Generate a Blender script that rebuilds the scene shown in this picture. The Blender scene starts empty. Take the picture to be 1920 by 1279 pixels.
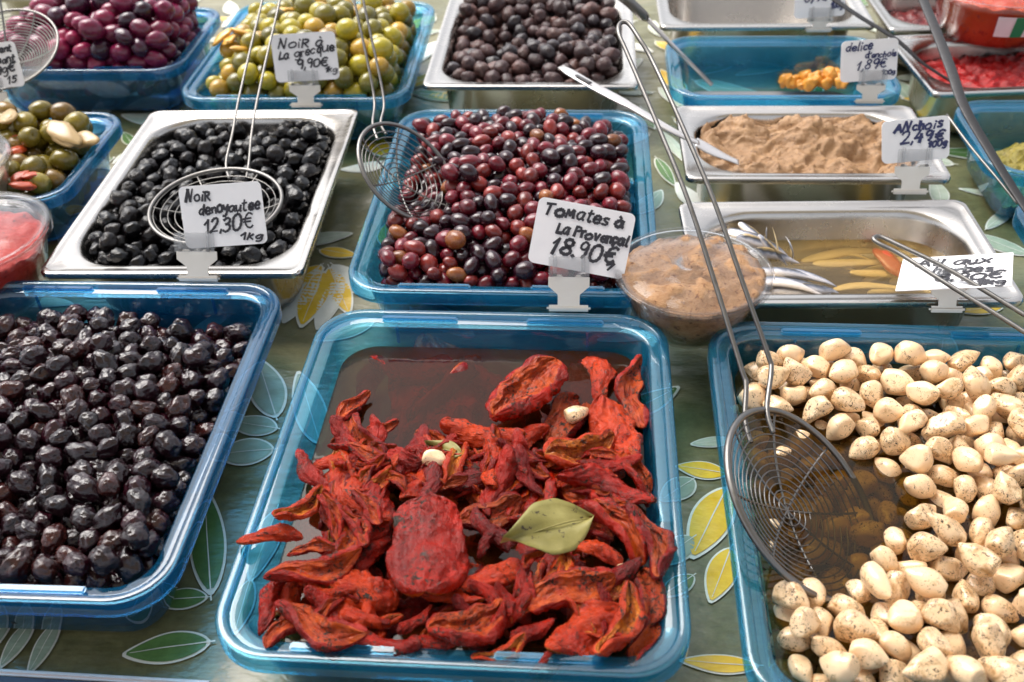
import bpy, bmesh, math, random
import numpy as np
from mathutils import Vector, Matrix, Euler, noise
R = math.radians
scene = bpy.context.scene
COL = scene.collection

# ------------------------------------------------------------------ camera
FPX, CX, CY = 1900.0, 960.0, 639.5
PITCH, YAW, ROLL = R(38.5), R(4.5), R(-2.0)
ZR = 0.070                      # height of the tray rims above the cloth
CAMZ = 0.55
FWD = Vector((-math.sin(YAW)*math.cos(PITCH), math.cos(YAW)*math.cos(PITCH), -math.sin(PITCH)))
R0 = Vector((math.cos(YAW), math.sin(YAW), 0))
D0 = Vector((math.sin(YAW)*math.sin(PITCH), -math.cos(YAW)*math.sin(PITCH), -math.cos(PITCH)))
RT = R0*math.cos(ROLL) - D0*math.sin(ROLL)
DN = R0*math.sin(ROLL) + D0*math.cos(ROLL)
CAM = Vector((0, 0, CAMZ))
cd = bpy.data.cameras.new('camera'); cam = bpy.data.objects.new('camera', cd); COL.objects.link(cam)
cd.sensor_width = 36.0; cd.lens = FPX/1920*36; cd.clip_start = 0.02; cd.clip_end = 100
UP = -DN; BK = -FWD
cam.matrix_world = Matrix(((RT.x, UP.x, BK.x, 0), (RT.y, UP.y, BK.y, 0), (RT.z, UP.z, BK.z, CAMZ), (0, 0, 0, 1)))
cd.dof.use_dof = True; cd.dof.focus_distance = 0.74; cd.dof.aperture_fstop = 9.0
scene.camera = cam
scene.render.resolution_x = 1024; scene.render.resolution_y = 682

# ------------------------------------------------------------------ light
w = bpy.data.worlds.new('World'); scene.world = w; w.use_nodes = True
nt = w.node_tree; nt.nodes.clear()
SUN_EL, SUN_AZ = R(58), R(-50)         # azimuth from +Y (away from the camera), towards +X
sky = nt.nodes.new('ShaderNodeTexSky'); sky.sky_type = 'NISHITA'; sky.sun_disc = False
sky.sun_elevation = SUN_EL; sky.sun_rotation = SUN_AZ; sky.dust_density = 4.0; sky.air_density = 1.0
hs = nt.nodes.new('ShaderNodeHueSaturation'); hs.inputs['Saturation'].default_value = 0.30
bg = nt.nodes.new('ShaderNodeBackground'); bg.inputs['Strength'].default_value = 0.125
wo = nt.nodes.new('ShaderNodeOutputWorld')
nt.links.new(sky.outputs[0], hs.inputs['Color']); nt.links.new(hs.outputs[0], bg.inputs[0]); nt.links.new(bg.outputs[0], wo.inputs[0])
sl = bpy.data.lights.new('sun', 'SUN'); so = bpy.data.objects.new('sun', sl); COL.objects.link(so)
sl.energy = 1.3; sl.angle = R(46); sl.color = (1.0, 0.965, 0.91)
sd = Vector((math.sin(SUN_AZ)*math.cos(SUN_EL), math.cos(SUN_AZ)*math.cos(SUN_EL), math.sin(SUN_EL)))
so.rotation_euler = sd.to_track_quat('Z', 'Y').to_euler()
vs = scene.view_settings; vs.view_transform = 'Standard'; vs.look = 'None'; vs.gamma = 1; vs.exposure = 1.28
cy = scene.cycles
cy.use_denoising = True
cy.max_bounces = 12; cy.transparent_max_bounces = 24; cy.transmission_bounces = 8; cy.glossy_bounces = 5; cy.diffuse_bounces = 4
cy.caustics_reflective = False; cy.caustics_refractive = False

# ------------------------------------------------------------------ helpers
def at(px, py, z):
    """the point of the place that stands at height z on this line of sight"""
    d = FWD*FPX + RT*(px-CX) + DN*(py-CY)
    t = (z-CAMZ)/d.z
    return CAM + d*t
def depth_of(p): return (p-CAM).dot(FWD)
def mpp(p): return depth_of(p)/FPX
def onplane(px, py, o, n):
    d = FWD*FPX + RT*(px-CX) + DN*(py-CY)
    return CAM + d*((o-CAM).dot(n)/d.dot(n))
def camvec(x, y, z, s): return (RT*x + DN*y + FWD*z)*s

def tag(o, label, cat, group=None, kind=None):
    if label: o['label'] = label
    if cat: o['category'] = cat
    if group: o['group'] = group
    if kind: o['kind'] = kind
    return o
def empty(name, loc=(0, 0, 0)):
    o = bpy.data.objects.new(name, None); o.location = loc; o.empty_display_size = .02; COL.objects.link(o); return o
def link(name, me, mat=None, parent=None, smooth=True):
    o = bpy.data.objects.new(name, me); COL.objects.link(o)
    if mat and not me.materials: me.materials.append(mat)
    if parent:
        o.parent = parent
        o.matrix_parent_inverse = PINV.get(parent.name, Matrix.Translation(-parent.location))
    return o
PINV = {}
def mesh(name, v, f, smooth=True):
    me = bpy.data.meshes.new(name); me.from_pydata([tuple(p) for p in v], [], f); me.update()
    if smooth: me.polygons.foreach_set('use_smooth', [True]*len(me.polygons))
    return me
def fixn(me):
    bm = bmesh.new(); bm.from_mesh(me); bmesh.ops.recalc_face_normals(bm, faces=bm.faces); bm.to_mesh(me); bm.free(); return me
def autosmooth(me, ang=35):
    bm = bmesh.new(); bm.from_mesh(me)
    for e in bm.edges:
        if len(e.link_faces) == 2 and e.calc_face_angle(0) > R(ang): e.smooth = False
    bm.to_mesh(me); bm.free(); return me

def tube(name, pts, r, seg=8, closed=False, taper=None):
    pts = [Vector(p) for p in pts]; n = len(pts); V = []; F = []
    prev = None
    for i, p in enumerate(pts):
        a = pts[(i-1) % n] if (closed or i > 0) else p
        b = pts[(i+1) % n] if (closed or i < n-1) else p
        t = (b-a).normalized()
        if prev is None:
            up = Vector((0, 0, 1)) if abs(t.z) < .9 else Vector((1, 0, 0))
            s = t.cross(up).normalized()
        else:
            s = (prev - t*prev.dot(t)).normalized()
        prev = s; u = t.cross(s)
        rr = r if taper is None else r*taper(i/(n-1))
        for k in range(seg):
            an = 2*math.pi*k/seg
            V.append(p + s*(math.cos(an)*rr) + u*(math.sin(an)*rr))
    m = n if closed else n-1
    for i in range(m):
        for k in range(seg):
            a = i*seg+k; b = i*seg+(k+1) % seg; c = ((i+1) % n)*seg+(k+1) % seg; d = ((i+1) % n)*seg+k
            F.append((a, b, c, d))
    if not closed:
        F.append(tuple(range(seg))[::-1]); F.append(tuple((n-1)*seg+k for k in range(seg)))
    return fixn(mesh(name, V, F))
def smoothpath(P, sub=8):
    P = [Vector(p) for p in P]; out = []
    for i in range(len(P)-1):
        p0 = P[max(i-1, 0)]; p1 = P[i]; p2 = P[i+1]; p3 = P[min(i+2, len(P)-1)]
        for k in range(sub):
            t = k/sub
            out.append(.5*((2*p1)+(p2-p0)*t+(2*p0-5*p1+4*p2-p3)*t*t+(3*p1-p0-3*p2+p3)*t**3))
    out.append(P[-1]); return out
def lathe(name, prof, seg=56, wob=None):
    V = []; F = []
    for i, (r, z) in enumerate(prof):
        for k in range(seg):
            a = 2*math.pi*k/seg; rr = r if wob is None else r+wob(i, a)
            V.append((rr*math.cos(a), rr*math.sin(a), z))
    n = len(prof)
    for i in range(n-1):
        for k in range(seg):
            F.append((i*seg+k, i*seg+(k+1) % seg, (i+1)*seg+(k+1) % seg, (i+1)*seg+k))
    if prof[0][0] > 1e-5: pass
    return mesh(name, V, F)
def boxmesh(name, sx, sy, sz, bev=0.001):
    bm = bmesh.new(); bmesh.ops.create_cube(bm, size=1)
    bmesh.ops.scale(bm, vec=(sx, sy, sz), verts=bm.verts)
    if bev: bmesh.ops.bevel(bm, geom=bm.edges[:], offset=bev, segments=2, affect='EDGES')
    me = bpy.data.meshes.new(name); bm.to_mesh(me); bm.free(); return me

# ------------------------------------------------------------------ materials
def srgb(r, g, b):
    f = lambda c: (c/255/12.92) if c/255 <= .04045 else ((c/255+.055)/1.055)**2.4
    return (f(r), f(g), f(b), 1)
class M:
    def __init__(s, name):
        s.m = bpy.data.materials.new(name); s.m.use_nodes = True; s.t = s.m.node_tree; s.t.nodes.clear()
        s.out = s.n('ShaderNodeOutputMaterial')
    def n(s, ty, **k):
        x = s.t.nodes.new(ty)
        for a, v in k.items(): setattr(x, a, v)
        return x
    def l(s, a, b): s.t.links.new(a, b)
    def coords(s, kind='Object'): return s.n('ShaderNodeTexCoord').outputs[kind]
    def noise(s, scale, detail=4, rough=.55, vec=None, dist=0, stretch=None):
        x = s.n('ShaderNodeTexNoise'); x.inputs['Scale'].default_value = scale; x.inputs['Detail'].default_value = detail
        x.inputs['Roughness'].default_value = rough; x.inputs['Distortion'].default_value = dist
        v = vec or s.coords()
        if stretch:
            mp = s.n('ShaderNodeMapping'); mp.inputs['Scale'].default_value = stretch; s.l(v, mp.inputs[0]); v = mp.outputs[0]
        s.l(v, x.inputs['Vector']); return x.outputs['Fac']
    def rnd_vec(s):
        """object coordinates shifted per object, so that copies do not repeat"""
        oi = s.n('ShaderNodeObjectInfo'); ml = s.n('ShaderNodeMath', operation='MULTIPLY'); ml.inputs[1].default_value = 37.0
        s.l(oi.outputs['Random'], ml.inputs[0]); ad = s.n('ShaderNodeVectorMath', operation='ADD')
        s.l(s.coords(), ad.inputs[0]); s.l(ml.outputs[0], ad.inputs[1]); return ad.outputs[0]
    def ramp(s, fac, stops, mode='LINEAR'):
        x = s.n('ShaderNodeValToRGB'); cr = x.color_ramp; cr.interpolation = mode
        while len(cr.elements) < len(stops): cr.elements.new(.5)
        for e, (p, c) in zip(cr.elements, stops): e.position = p; e.color = c if len(c) == 4 else (*c, 1)
        s.l(fac, x.inputs[0]); return x.outputs[0]
    def mix(s, fac, a, b, mode='MIX'):
        x = s.n('ShaderNodeMixRGB', blend_type=mode)
        for i, v in ((0, fac), (1, a), (2, b)):
            if hasattr(v, 'links') or hasattr(v, 'is_linked'): s.l(v, x.inputs[i])
            else: x.inputs[i].default_value = v
        return x.outputs[0]
    def bump(s, h, strength, dist=.001, normal=None):
        x = s.n('ShaderNodeBump'); x.inputs['Strength'].default_value = strength; x.inputs['Distance'].default_value = dist
        s.l(h, x.inputs['Height'])
        if normal: s.l(normal, x.inputs['Normal'])
        return x.outputs[0]
    def pbr(s, col, rough=.4, metal=0, normal=None, coat=0, sss=0, spec=.5, sss_r=None, trans=0):
        p = s.n('ShaderNodeBsdfPrincipled')
        for k, v in (('Base Color', col), ('Roughness', rough), ('Metallic', metal), ('Coat Weight', coat), ('Specular IOR Level', spec), ('Subsurface Weight', sss), ('Transmission Weight', trans)):
            if hasattr(v, 'is_linked'): s.l(v, p.inputs[k])
            else: p.inputs[k].default_value = v
        p.inputs['Coat Roughness'].default_value = .08
        if sss: p.inputs['Subsurface Radius'].default_value = sss_r or (.004, .002, .001); p.inputs['Subsurface Scale'].default_value = 1
        if normal: s.l(normal, p.inputs['Normal']); s.l(normal, p.inputs['Coat Normal'])
        s.l(p.outputs[0], s.out.inputs[0]); return s.m

def clear(name, face, edge, rough=.06, body=0.0, bodycol=(1, 1, 1, 1), ior=1.5, bumpy=0.0, gloss=(1, 1, 1, 1)):
    """see-through plastic: tinted transmission, deeper where the wall is seen edge-on, with a Fresnel gloss"""
    s = M(name)
    nrm = s.bump(s.noise(60, 2), bumpy, .002) if bumpy else None
    lw = s.n('ShaderNodeLayerWeight'); lw.inputs[0].default_value = .45
    tint = s.mix(lw.outputs['Facing'], face, edge)
    tr = s.n('ShaderNodeBsdfTransparent'); s.l(tint, tr.inputs[0])
    gl = s.n('ShaderNodeBsdfGlossy'); gl.inputs['Roughness'].default_value = rough; gl.inputs['Color'].default_value = gloss
    # Schlick reflectance from the angle of view (the same on both faces of a thin wall)
    l2 = s.n('ShaderNodeLayerWeight'); l2.inputs[0].default_value = .5
    pw = s.n('ShaderNodeMath', operation='POWER'); s.l(l2.outputs['Facing'], pw.inputs[0]); pw.inputs[1].default_value = 5
    f0 = ((ior-1)/(ior+1))**2; fr = s.n('ShaderNodeMath', operation='MULTIPLY_ADD'); s.l(pw.outputs[0], fr.inputs[0]); fr.inputs[1].default_value = 1-f0; fr.inputs[2].default_value = f0
    if nrm: s.l(nrm, gl.inputs['Normal']); s.l(nrm, l2.inputs['Normal'])
    mx = s.n('ShaderNodeMixShader'); s.l(fr.outputs[0], mx.inputs[0])
    last = tr.outputs[0]
    if body:
        df = s.n('ShaderNodeBsdfDiffuse'); df.inputs[0].default_value = bodycol
        tl = s.n('ShaderNodeBsdfTranslucent'); tl.inputs[0].default_value = bodycol
        m0 = s.n('ShaderNodeMixShader'); m0.inputs[0].default_value = .5; s.l(df.outputs[0], m0.inputs[1]); s.l(tl.outputs[0], m0.inputs[2])
        m1 = s.n('ShaderNodeMixShader'); m1.inputs[0].default_value = body; s.l(last, m1.inputs[1]); s.l(m0.outputs[0], m1.inputs[2]); last = m1.outputs[0]
    s.l(last, mx.inputs[1]); s.l(gl.outputs[0], mx.inputs[2]); s.l(mx.outputs[0], s.out.inputs[0])
    return s.m

MAT = {}
MAT['blue'] = clear('blue_plastic', (.56, .90, .98, 1), (.13, .52, .78, 1), .03, .13, (.04, .46, .76, 1), 1.7)
MAT['royal'] = clear('royal_blue_plastic', (.48, .82, .96, 1), (.07, .38, .70, 1), .03, .14, (.02, .32, .62, 1), 1.7)
MAT['clear'] = clear('clear_plastic', (.97, .97, .97, 1), (.82, .82, .83, 1), .06, .012, (.8, .8, .82, 1), 1.25, .25)
MAT['sleeve'] = clear('sleeve_plastic', (.95, .95, .95, 1), (.75, .75, .75, 1), .12, .12, (.8, .8, .8, 1), 1.5)
def steel(name, col, rough, scale=14):
    s = M(name)
    f = s.noise(scale, 4, .6, stretch=(1, 6, 1)); g = s.noise(160, 3, .6)
    rg = s.ramp(s.mix(.2, f, g), [(.3, (rough*.8,)*3), (.7, (rough*1.3,)*3)])
    c = s.mix(f, tuple(x*.86 for x in col[:3])+(1,), col)
    return s.pbr(c, rg, 1.0, s.bump(s.noise(35, 3), .06, .002))
MAT['steel'] = steel('pan_steel', (.55, .52, .485, 1), .24)
MAT['wire'] = steel('wire_steel', (.21, .20, .19, 1), .34, 40)
MAT['clip'] = steel('clip_steel', (.74, .68, .60, 1), .38, 60)
MAT['greyhandle'] = steel('dull_steel', (.08, .078, .08, 1), .55, 30)
s = M('white_card'); MAT['card'] = s.pbr(s.mix(s.noise(70, 5), srgb(232, 230, 232), srgb(246, 245, 247)), .42, normal=s.bump(s.noise(300, 3), .05, .0005))
s = M('black_ink'); MAT['ink'] = s.pbr(s.mix(s.noise(220, 3), srgb(18, 16, 22), srgb(60, 58, 66)), .5)
s = M('blue_ink'); MAT['inkb'] = s.pbr(s.mix(s.noise(220, 3), srgb(22, 26, 62), srgb(58, 64, 112)), .5)
s = M('bright_handle'); MAT['white_metal'] = s.pbr(srgb(205, 200, 198), .25, .65)

def olive(name, a, b, rough=.22, wr=.15, blotch=6, coat=.35, spots=None, sss=0.0):
    s = M(name); v = s.rnd_vec()
    oi = s.n('ShaderNodeObjectInfo')
    n1 = s.noise(blotch*.28, 4, .6, vec=v)
    col = s.mix(s.ramp(n1, [(.3, (0, 0, 0)), (.72, (1, 1, 1))]), a, b)
    hsv = s.n('ShaderNodeHueSaturation'); mr = s.n('ShaderNodeMapRange'); s.l(oi.outputs['Random'], mr.inputs[0]); mr.inputs[3].default_value = .65; mr.inputs[4].default_value = 1.35
    s.l(mr.outputs[0], hsv.inputs['Value']); s.l(col, hsv.inputs['Color']); col = hsv.outputs[0]
    if spots: col = s.mix(s.ramp(s.noise(420, 3, .6, vec=v), [(.60, (0, 0, 0)), (.68, (1, 1, 1))]), col, spots)
    r = s.ramp(s.noise(3.2, 3, vec=v), [(.3, (rough*.6,)*3), (.75, (rough*1.7,)*3)])
    nrm = s.bump(s.noise(3.0, 5, .62, vec=v), wr, .0035)
    return s.pbr(col, r, 0, nrm, coat, sss, spec=.36)

# ------------------------------------------------------------------ unseen canvas roof, added to shade the table; partly mirrored in the steel
s = M('cream_canvas'); c_ = s.mix(s.noise(6, 3), srgb(176, 166, 148), srgb(192, 184, 166))
df = s.n('ShaderNodeBsdfDiffuse'); tl = s.n('ShaderNodeBsdfTranslucent'); mx = s.n('ShaderNodeMixShader'); mx.inputs[0].default_value = .4
s.l(c_, df.inputs[0]); s.l(c_, tl.inputs[0]); s.l(df.outputs[0], mx.inputs[1]); s.l(tl.outputs[0], mx.inputs[2]); s.l(mx.outputs[0], s.out.inputs[0]); MAT['canvas'] = s.m
V = []; F = []
for j in range(13):
    for i in range(25):
        x = -2.2+4.4*i/24; y = -1.3+2.15*j/12; V.append((x, y, 2.15-.10*(y+1.3)/2.15-.05*math.sin(math.pi*(i % 8)/8)))
F = [(j*25+i, j*25+i+1, (j+1)*25+i+1, (j+1)*25+i) for j in range(12) for i in range(24)]
tag(link('added_canopy', mesh('added_canopy', V, F), MAT['canvas']), None, None, None, 'structure')

# ------------------------------------------------------------------ tablecloth
def clothz(x, y):
    p = Vector((x*7, y*7, 0)); q = Vector((x*3.1+y*9, y*16-x*11, 4))
    back = min(max((y-.55)/.6, 0), 1)
    return .0028*noise.noise(p) + (.0010+.0030*back)*noise.noise(q) + .0006*noise.noise(Vector((x*45, y*60, 1)))
s = M('olive_oilcloth'); v = s.coords()
base = s.mix(s.ramp(s.noise(26, 6, .65, vec=v), [(.25, (0, 0, 0)), (.75, (1, 1, 1))]), srgb(94, 92, 58), srgb(130, 127, 88))
base = s.mix(s.ramp(s.noise(120, 6, .75, vec=v), [(.35, (0, 0, 0)), (.75, (.6, .6, .6))]), base, srgb(64, 60, 36))
base = s.mix(s.ramp(s.noise(9, 4, .6, vec=v, dist=1), [(.45, (0, 0, 0)), (.75, (1, 1, 1))]), base, srgb(138, 130, 98))
weave = s.n('ShaderNodeTexWave'); weave.inputs['Scale'].default_value = 900; s.l(v, weave.inputs[0])
nb = s.bump(s.noise(16, 4, .55, vec=v, stretch=(1, 2.2, 1)), .28, .012)
nb = s.bump(s.noise(420, 2, vec=v), .06, .0008, nb)
MAT['cloth'] = s.pbr(base, .30, 0, nb, .08)
def printmat(name, c1, c2):
    s = M(name); v = s.coords()
    nb = s.bump(s.noise(16, 4, .55, vec=v, stretch=(1, 2.2, 1)), .28, .012)
    return s.pbr(s.mix(s.ramp(s.noise(60, 6, .7, vec=v), [(.3, (0, 0, 0)), (.7, (1, 1, 1))]), c1, c2), .36, 0, nb, .0)
PRN = {'white': printmat('print_white', srgb(215, 214, 200), srgb(232, 230, 220)),
       'yellow': printmat('print_yellow', srgb(222, 174, 30), srgb(242, 202, 58)),
       'green': printmat('print_green', srgb(74, 104, 52), srgb(98, 132, 72)),
       'sage': printmat('print_sage', srgb(140, 156, 136), srgb(166, 180, 158)),
       'pale': printmat('print_pale', srgb(176, 184, 160), srgb(206, 212, 192))}
X0, X1, Y0, Y1 = -1.35, 1.35, .24, 2.0
NX, NY = 300, 196
V = [(X0+(X1-X0)*i/NX, Y0+(Y1-Y0)*j/NY, 0) for j in range(NY+1) for i in range(NX+1)]
V = [(x, y, clothz(x, y)) for x, y, _ in V]
F = [(j*(NX+1)+i, j*(NX+1)+i+1, (j+1)*(NX+1)+i+1, (j+1)*(NX+1)+i) for j in range(NY) for i in range(NX)]
cloth = link('tablecloth', mesh('tablecloth', V, F), MAT['cloth'])
tag(cloth, 'olive green oilcloth printed with white, yellow and green leaves under all the trays', 'tablecloth')
def leafpart(base, tip, wpx, kind, curve=0.0):
    a = at(base[0], base[1], .001); b = at(tip[0], tip[1], .001)
    ax = Vector((b.x-a.x, b.y-a.y, 0)); Lr = ax.length
    if Lr < 1e-4: return
    ax.normalize(); sd_ = Vector((-ax.y, ax.x, 0)); wd = wpx*mpp(a)*.5*1.25
    leafmesh(a, ax, sd_, Lr, wd, kind, curve)
def leafmesh(a, ax, sd_, Lr, wd, kind, curve=0.0):
    V = []; F = []; MI = []
    def strip(w_, off, l0, l1, mi, nl=18, na=6):
        b0 = len(V)
        for i in range(nl+1):
            t = l0+(l1-l0)*i/nl
            ww = w_(t)
            c = a + ax*(t*Lr) + sd_*(curve*Lr*math.sin(math.pi*t))
            for k in range(na+1):
                p = c + sd_*(ww*(2*k/na-1)); V.append((p.x, p.y, clothz(p.x, p.y)+off))
        for i in range(nl):
            for k in range(na):
                q = b0+i*(na+1)+k; F.append((q, q+1, q+na+2, q+na+1)); MI.append(mi)
    shape = lambda t: wd*max(0, math.sin(math.pi*min(max(t, 0), 1)**.85))**.8
    o = max(.0008, wd*.10)
    strip(lambda t: shape(.02+.96*t)+o, .0012, -.02, 1.02, 0)
    strip(lambda t: max(shape(t)-o*.4, 0), .0017, .03, .97, 1)
    strip(lambda t: o*.42*(1-.6*t), .0021, -.08, .93, 0, 18, 2)
    me = mesh('printed_leaf', V, F); me.materials.append(PRN['white']); me.materials.append(PRN[kind])
    me.polygons.foreach_set('material_index', MI)
    link('printed_leaf', me, None, cloth)
HAND = [((603, 500), (540, 542), 34, 'yellow'), ((598, 505), (533, 605), 40, 'white'), ((606, 512), (566, 614), 44, 'yellow'), ((640, 520), (596, 618), 34, 'white'),
        ((618, 505), (655, 590), 34, 'yellow'), ((625, 500), (700, 560), 36, 'white'), ((600, 470), (668, 482), 26, 'yellow'), ((560, 455), (660, 440), 30, 'pale'),
        ((517, 780), (484, 676), 52, 'sage'), ((518, 803), (432, 790), 40, 'sage'), ((512, 842), (404, 852), 54, 'sage'),
        ((396, 1112), (384, 918), 52, 'green'), ((388, 1122), (286, 1126), 36, 'green'), ((392, 1206), (232, 1226), 52, 'green'),
        ((108, 1160), (52, 1262), 26, 'sage'), ((60, 1160), (0, 1250), 26, 'sage'), ((20, 1150), (-40, 1240), 24, 'sage'),
        ((1362, 890), (1268, 876), 34, 'yellow'), ((1362, 918), (1298, 1046), 56, 'yellow'), ((1370, 1030), (1332, 1130), 42, 'yellow'), ((1372, 826), (1296, 834), 20, 'pale'),
        ((1300, 900), (1240, 940), 40, 'sage'), ((1300, 1010), (1230, 1060), 40, 'sage'), ((1300, 1080), (1240, 1120), 30, 'green'),
        ((800, 178), (965, 182), 26, 'yellow'), ((960, 205), (1000, 165), 24, 'yellow'), ((1010, 190), (1130, 186), 26, 'pale'), ((760, 190), (700, 172), 22, 'pale'),
        ((250, 275), (232, 248), 18, 'green'), ((215, 310), (262, 280), 16, 'pale'), ((150, 330), (215, 300), 18, 'green'), ((1500, 356), (1375, 364), 22, 'green'), ((1640, 358), (1560, 352), 22, 'green'),
        ((1780, 195), (1690, 188), 18, 'yellow'), ((1790, 205), (1720, 210), 14, 'yellow'), ((1900, 370), (1800, 352), 18, 'pale'), ((1850, 430), (1910, 380), 20, 'pale'), ((1230, 300), (1265, 345), 18, 'green'), ((1240, 250), (1290, 310), 18, 'pale'),
        ((1880, 575), (1800, 585), 22, 'yellow'), ((1700, 580), (1600, 590), 20, 'pale'), ((1480, 590), (1560, 580), 18, 'sage'),
        ((700, 600), (590, 640), 40, 'sage'), ((600, 830), (560, 700), 46, 'sage'), ((520, 960), (470, 1090), 40, 'sage'), ((470, 1090), (440, 1190), 30, 'green')]
for h in HAND: leafpart(*h)
rr = random.Random(5)
occ = [(at(b[0], b[1], 0)+at(t[0], t[1], 0))/2 for b, t, *_ in HAND]
for _ in range(1400):
    x = rr.uniform(-.75, .75); y = rr.uniform(.36, 1.5)
    L_ = rr.uniform(.045, .085)
    if y < .80 and rr.random() < .3: continue
    c = Vector((x, y, 0))
    if any((Vector((o.x, o.y, 0))-c).length < .043+.012*(y < .75) for o in occ): continue
    occ.append(c); a_ = rr.uniform(0, 6.283); ax = Vector((math.cos(a_), math.sin(a_), 0))
    k = rr.choices(['white', 'pale', 'sage', 'green', 'yellow'], [4, 5, 3, 2, 2] if y > .7 else [1, 2, 4, 3, 2])[0]
    leafmesh(c-ax*L_/2, ax, Vector((-ax.y, ax.x, 0)), L_, L_*rr.uniform(.13, .2), k, rr.uniform(-.08, .08))

# ------------------------------------------------------------------ trays
def rrect(hw, hd, r, ns=9, ne=6):
    r = min(r, hw*.98, hd*.98); P = []
    cs = [(hw-r, -hd+r, -90), (hw-r, hd-r, 0), (-hw+r, hd-r, 90), (-hw+r, -hd+r, 180)]
    for i, (cx_, cy_, a0) in enumerate(cs):
        for k in range(ns+1):
            a = R(a0+90*k/ns); P.append((cx_+r*math.cos(a), cy_+r*math.sin(a)))
        nx, ny, na = cs[(i+1) % 4]
        a = R(a0+90); p = (cx_+r*math.cos(a), cy_+r*math.sin(a)); b = R(na); q = (nx+r*math.cos(b), ny+r*math.sin(b))
        for k in range(1, ne): P.append((p[0]+(q[0]-p[0])*k/ne, p[1]+(q[1]-p[1])*k/ne))
    return P
def sweep(name, hw, hd, rings, closed=True, cap_first=False, cap_last=False):
    V = []; F = []; n = None
    for ins, z, r in rings:
        P = rrect(hw-ins, hd-ins, max(r, .001)); n = len(P)
        V += [(x, y, z) for x, y in P]
    m = len(rings)
    for i in range(m if closed else m-1):
        j = (i+1) % m
        for k in range(n):
            F.append((i*n+k, i*n+(k+1) % n, j*n+(k+1) % n, j*n+k))
    if cap_first: F.append(tuple(range(n))[::-1])
    if cap_last: F.append(tuple((m-1)*n+k for k in range(n)))
    return autosmooth(fixn(mesh(name, V, F)), 50)
TR = {}
class Tray: pass
def fit(FL, FR, BR, BL, z=ZR):
    g = [at(*p, z) for p in (FL, FR, BR, BL)]
    c = (g[0]+g[1]+g[2]+g[3])/4
    w_ = ((g[1]-g[0]).length+(g[2]-g[3]).length)/2; d_ = ((g[3]-g[0]).length+(g[2]-g[1]).length)/2
    e = (g[1]-g[0])+(g[2]-g[3]); return c, w_, d_, math.atan2(e.y, e.x)
def corner_fit(corner, px, w_, d_, rot=0, z=ZR):
    g = at(*px, z); sx = {'L': 1, 'R': -1}[corner[1]]; sy = {'F': 1, 'B': -1}[corner[0]]
    v = Vector((sx*w_/2, sy*d_/2, 0)); v.rotate(Euler((0, 0, rot))); return g+v, w_, d_, rot
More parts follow.
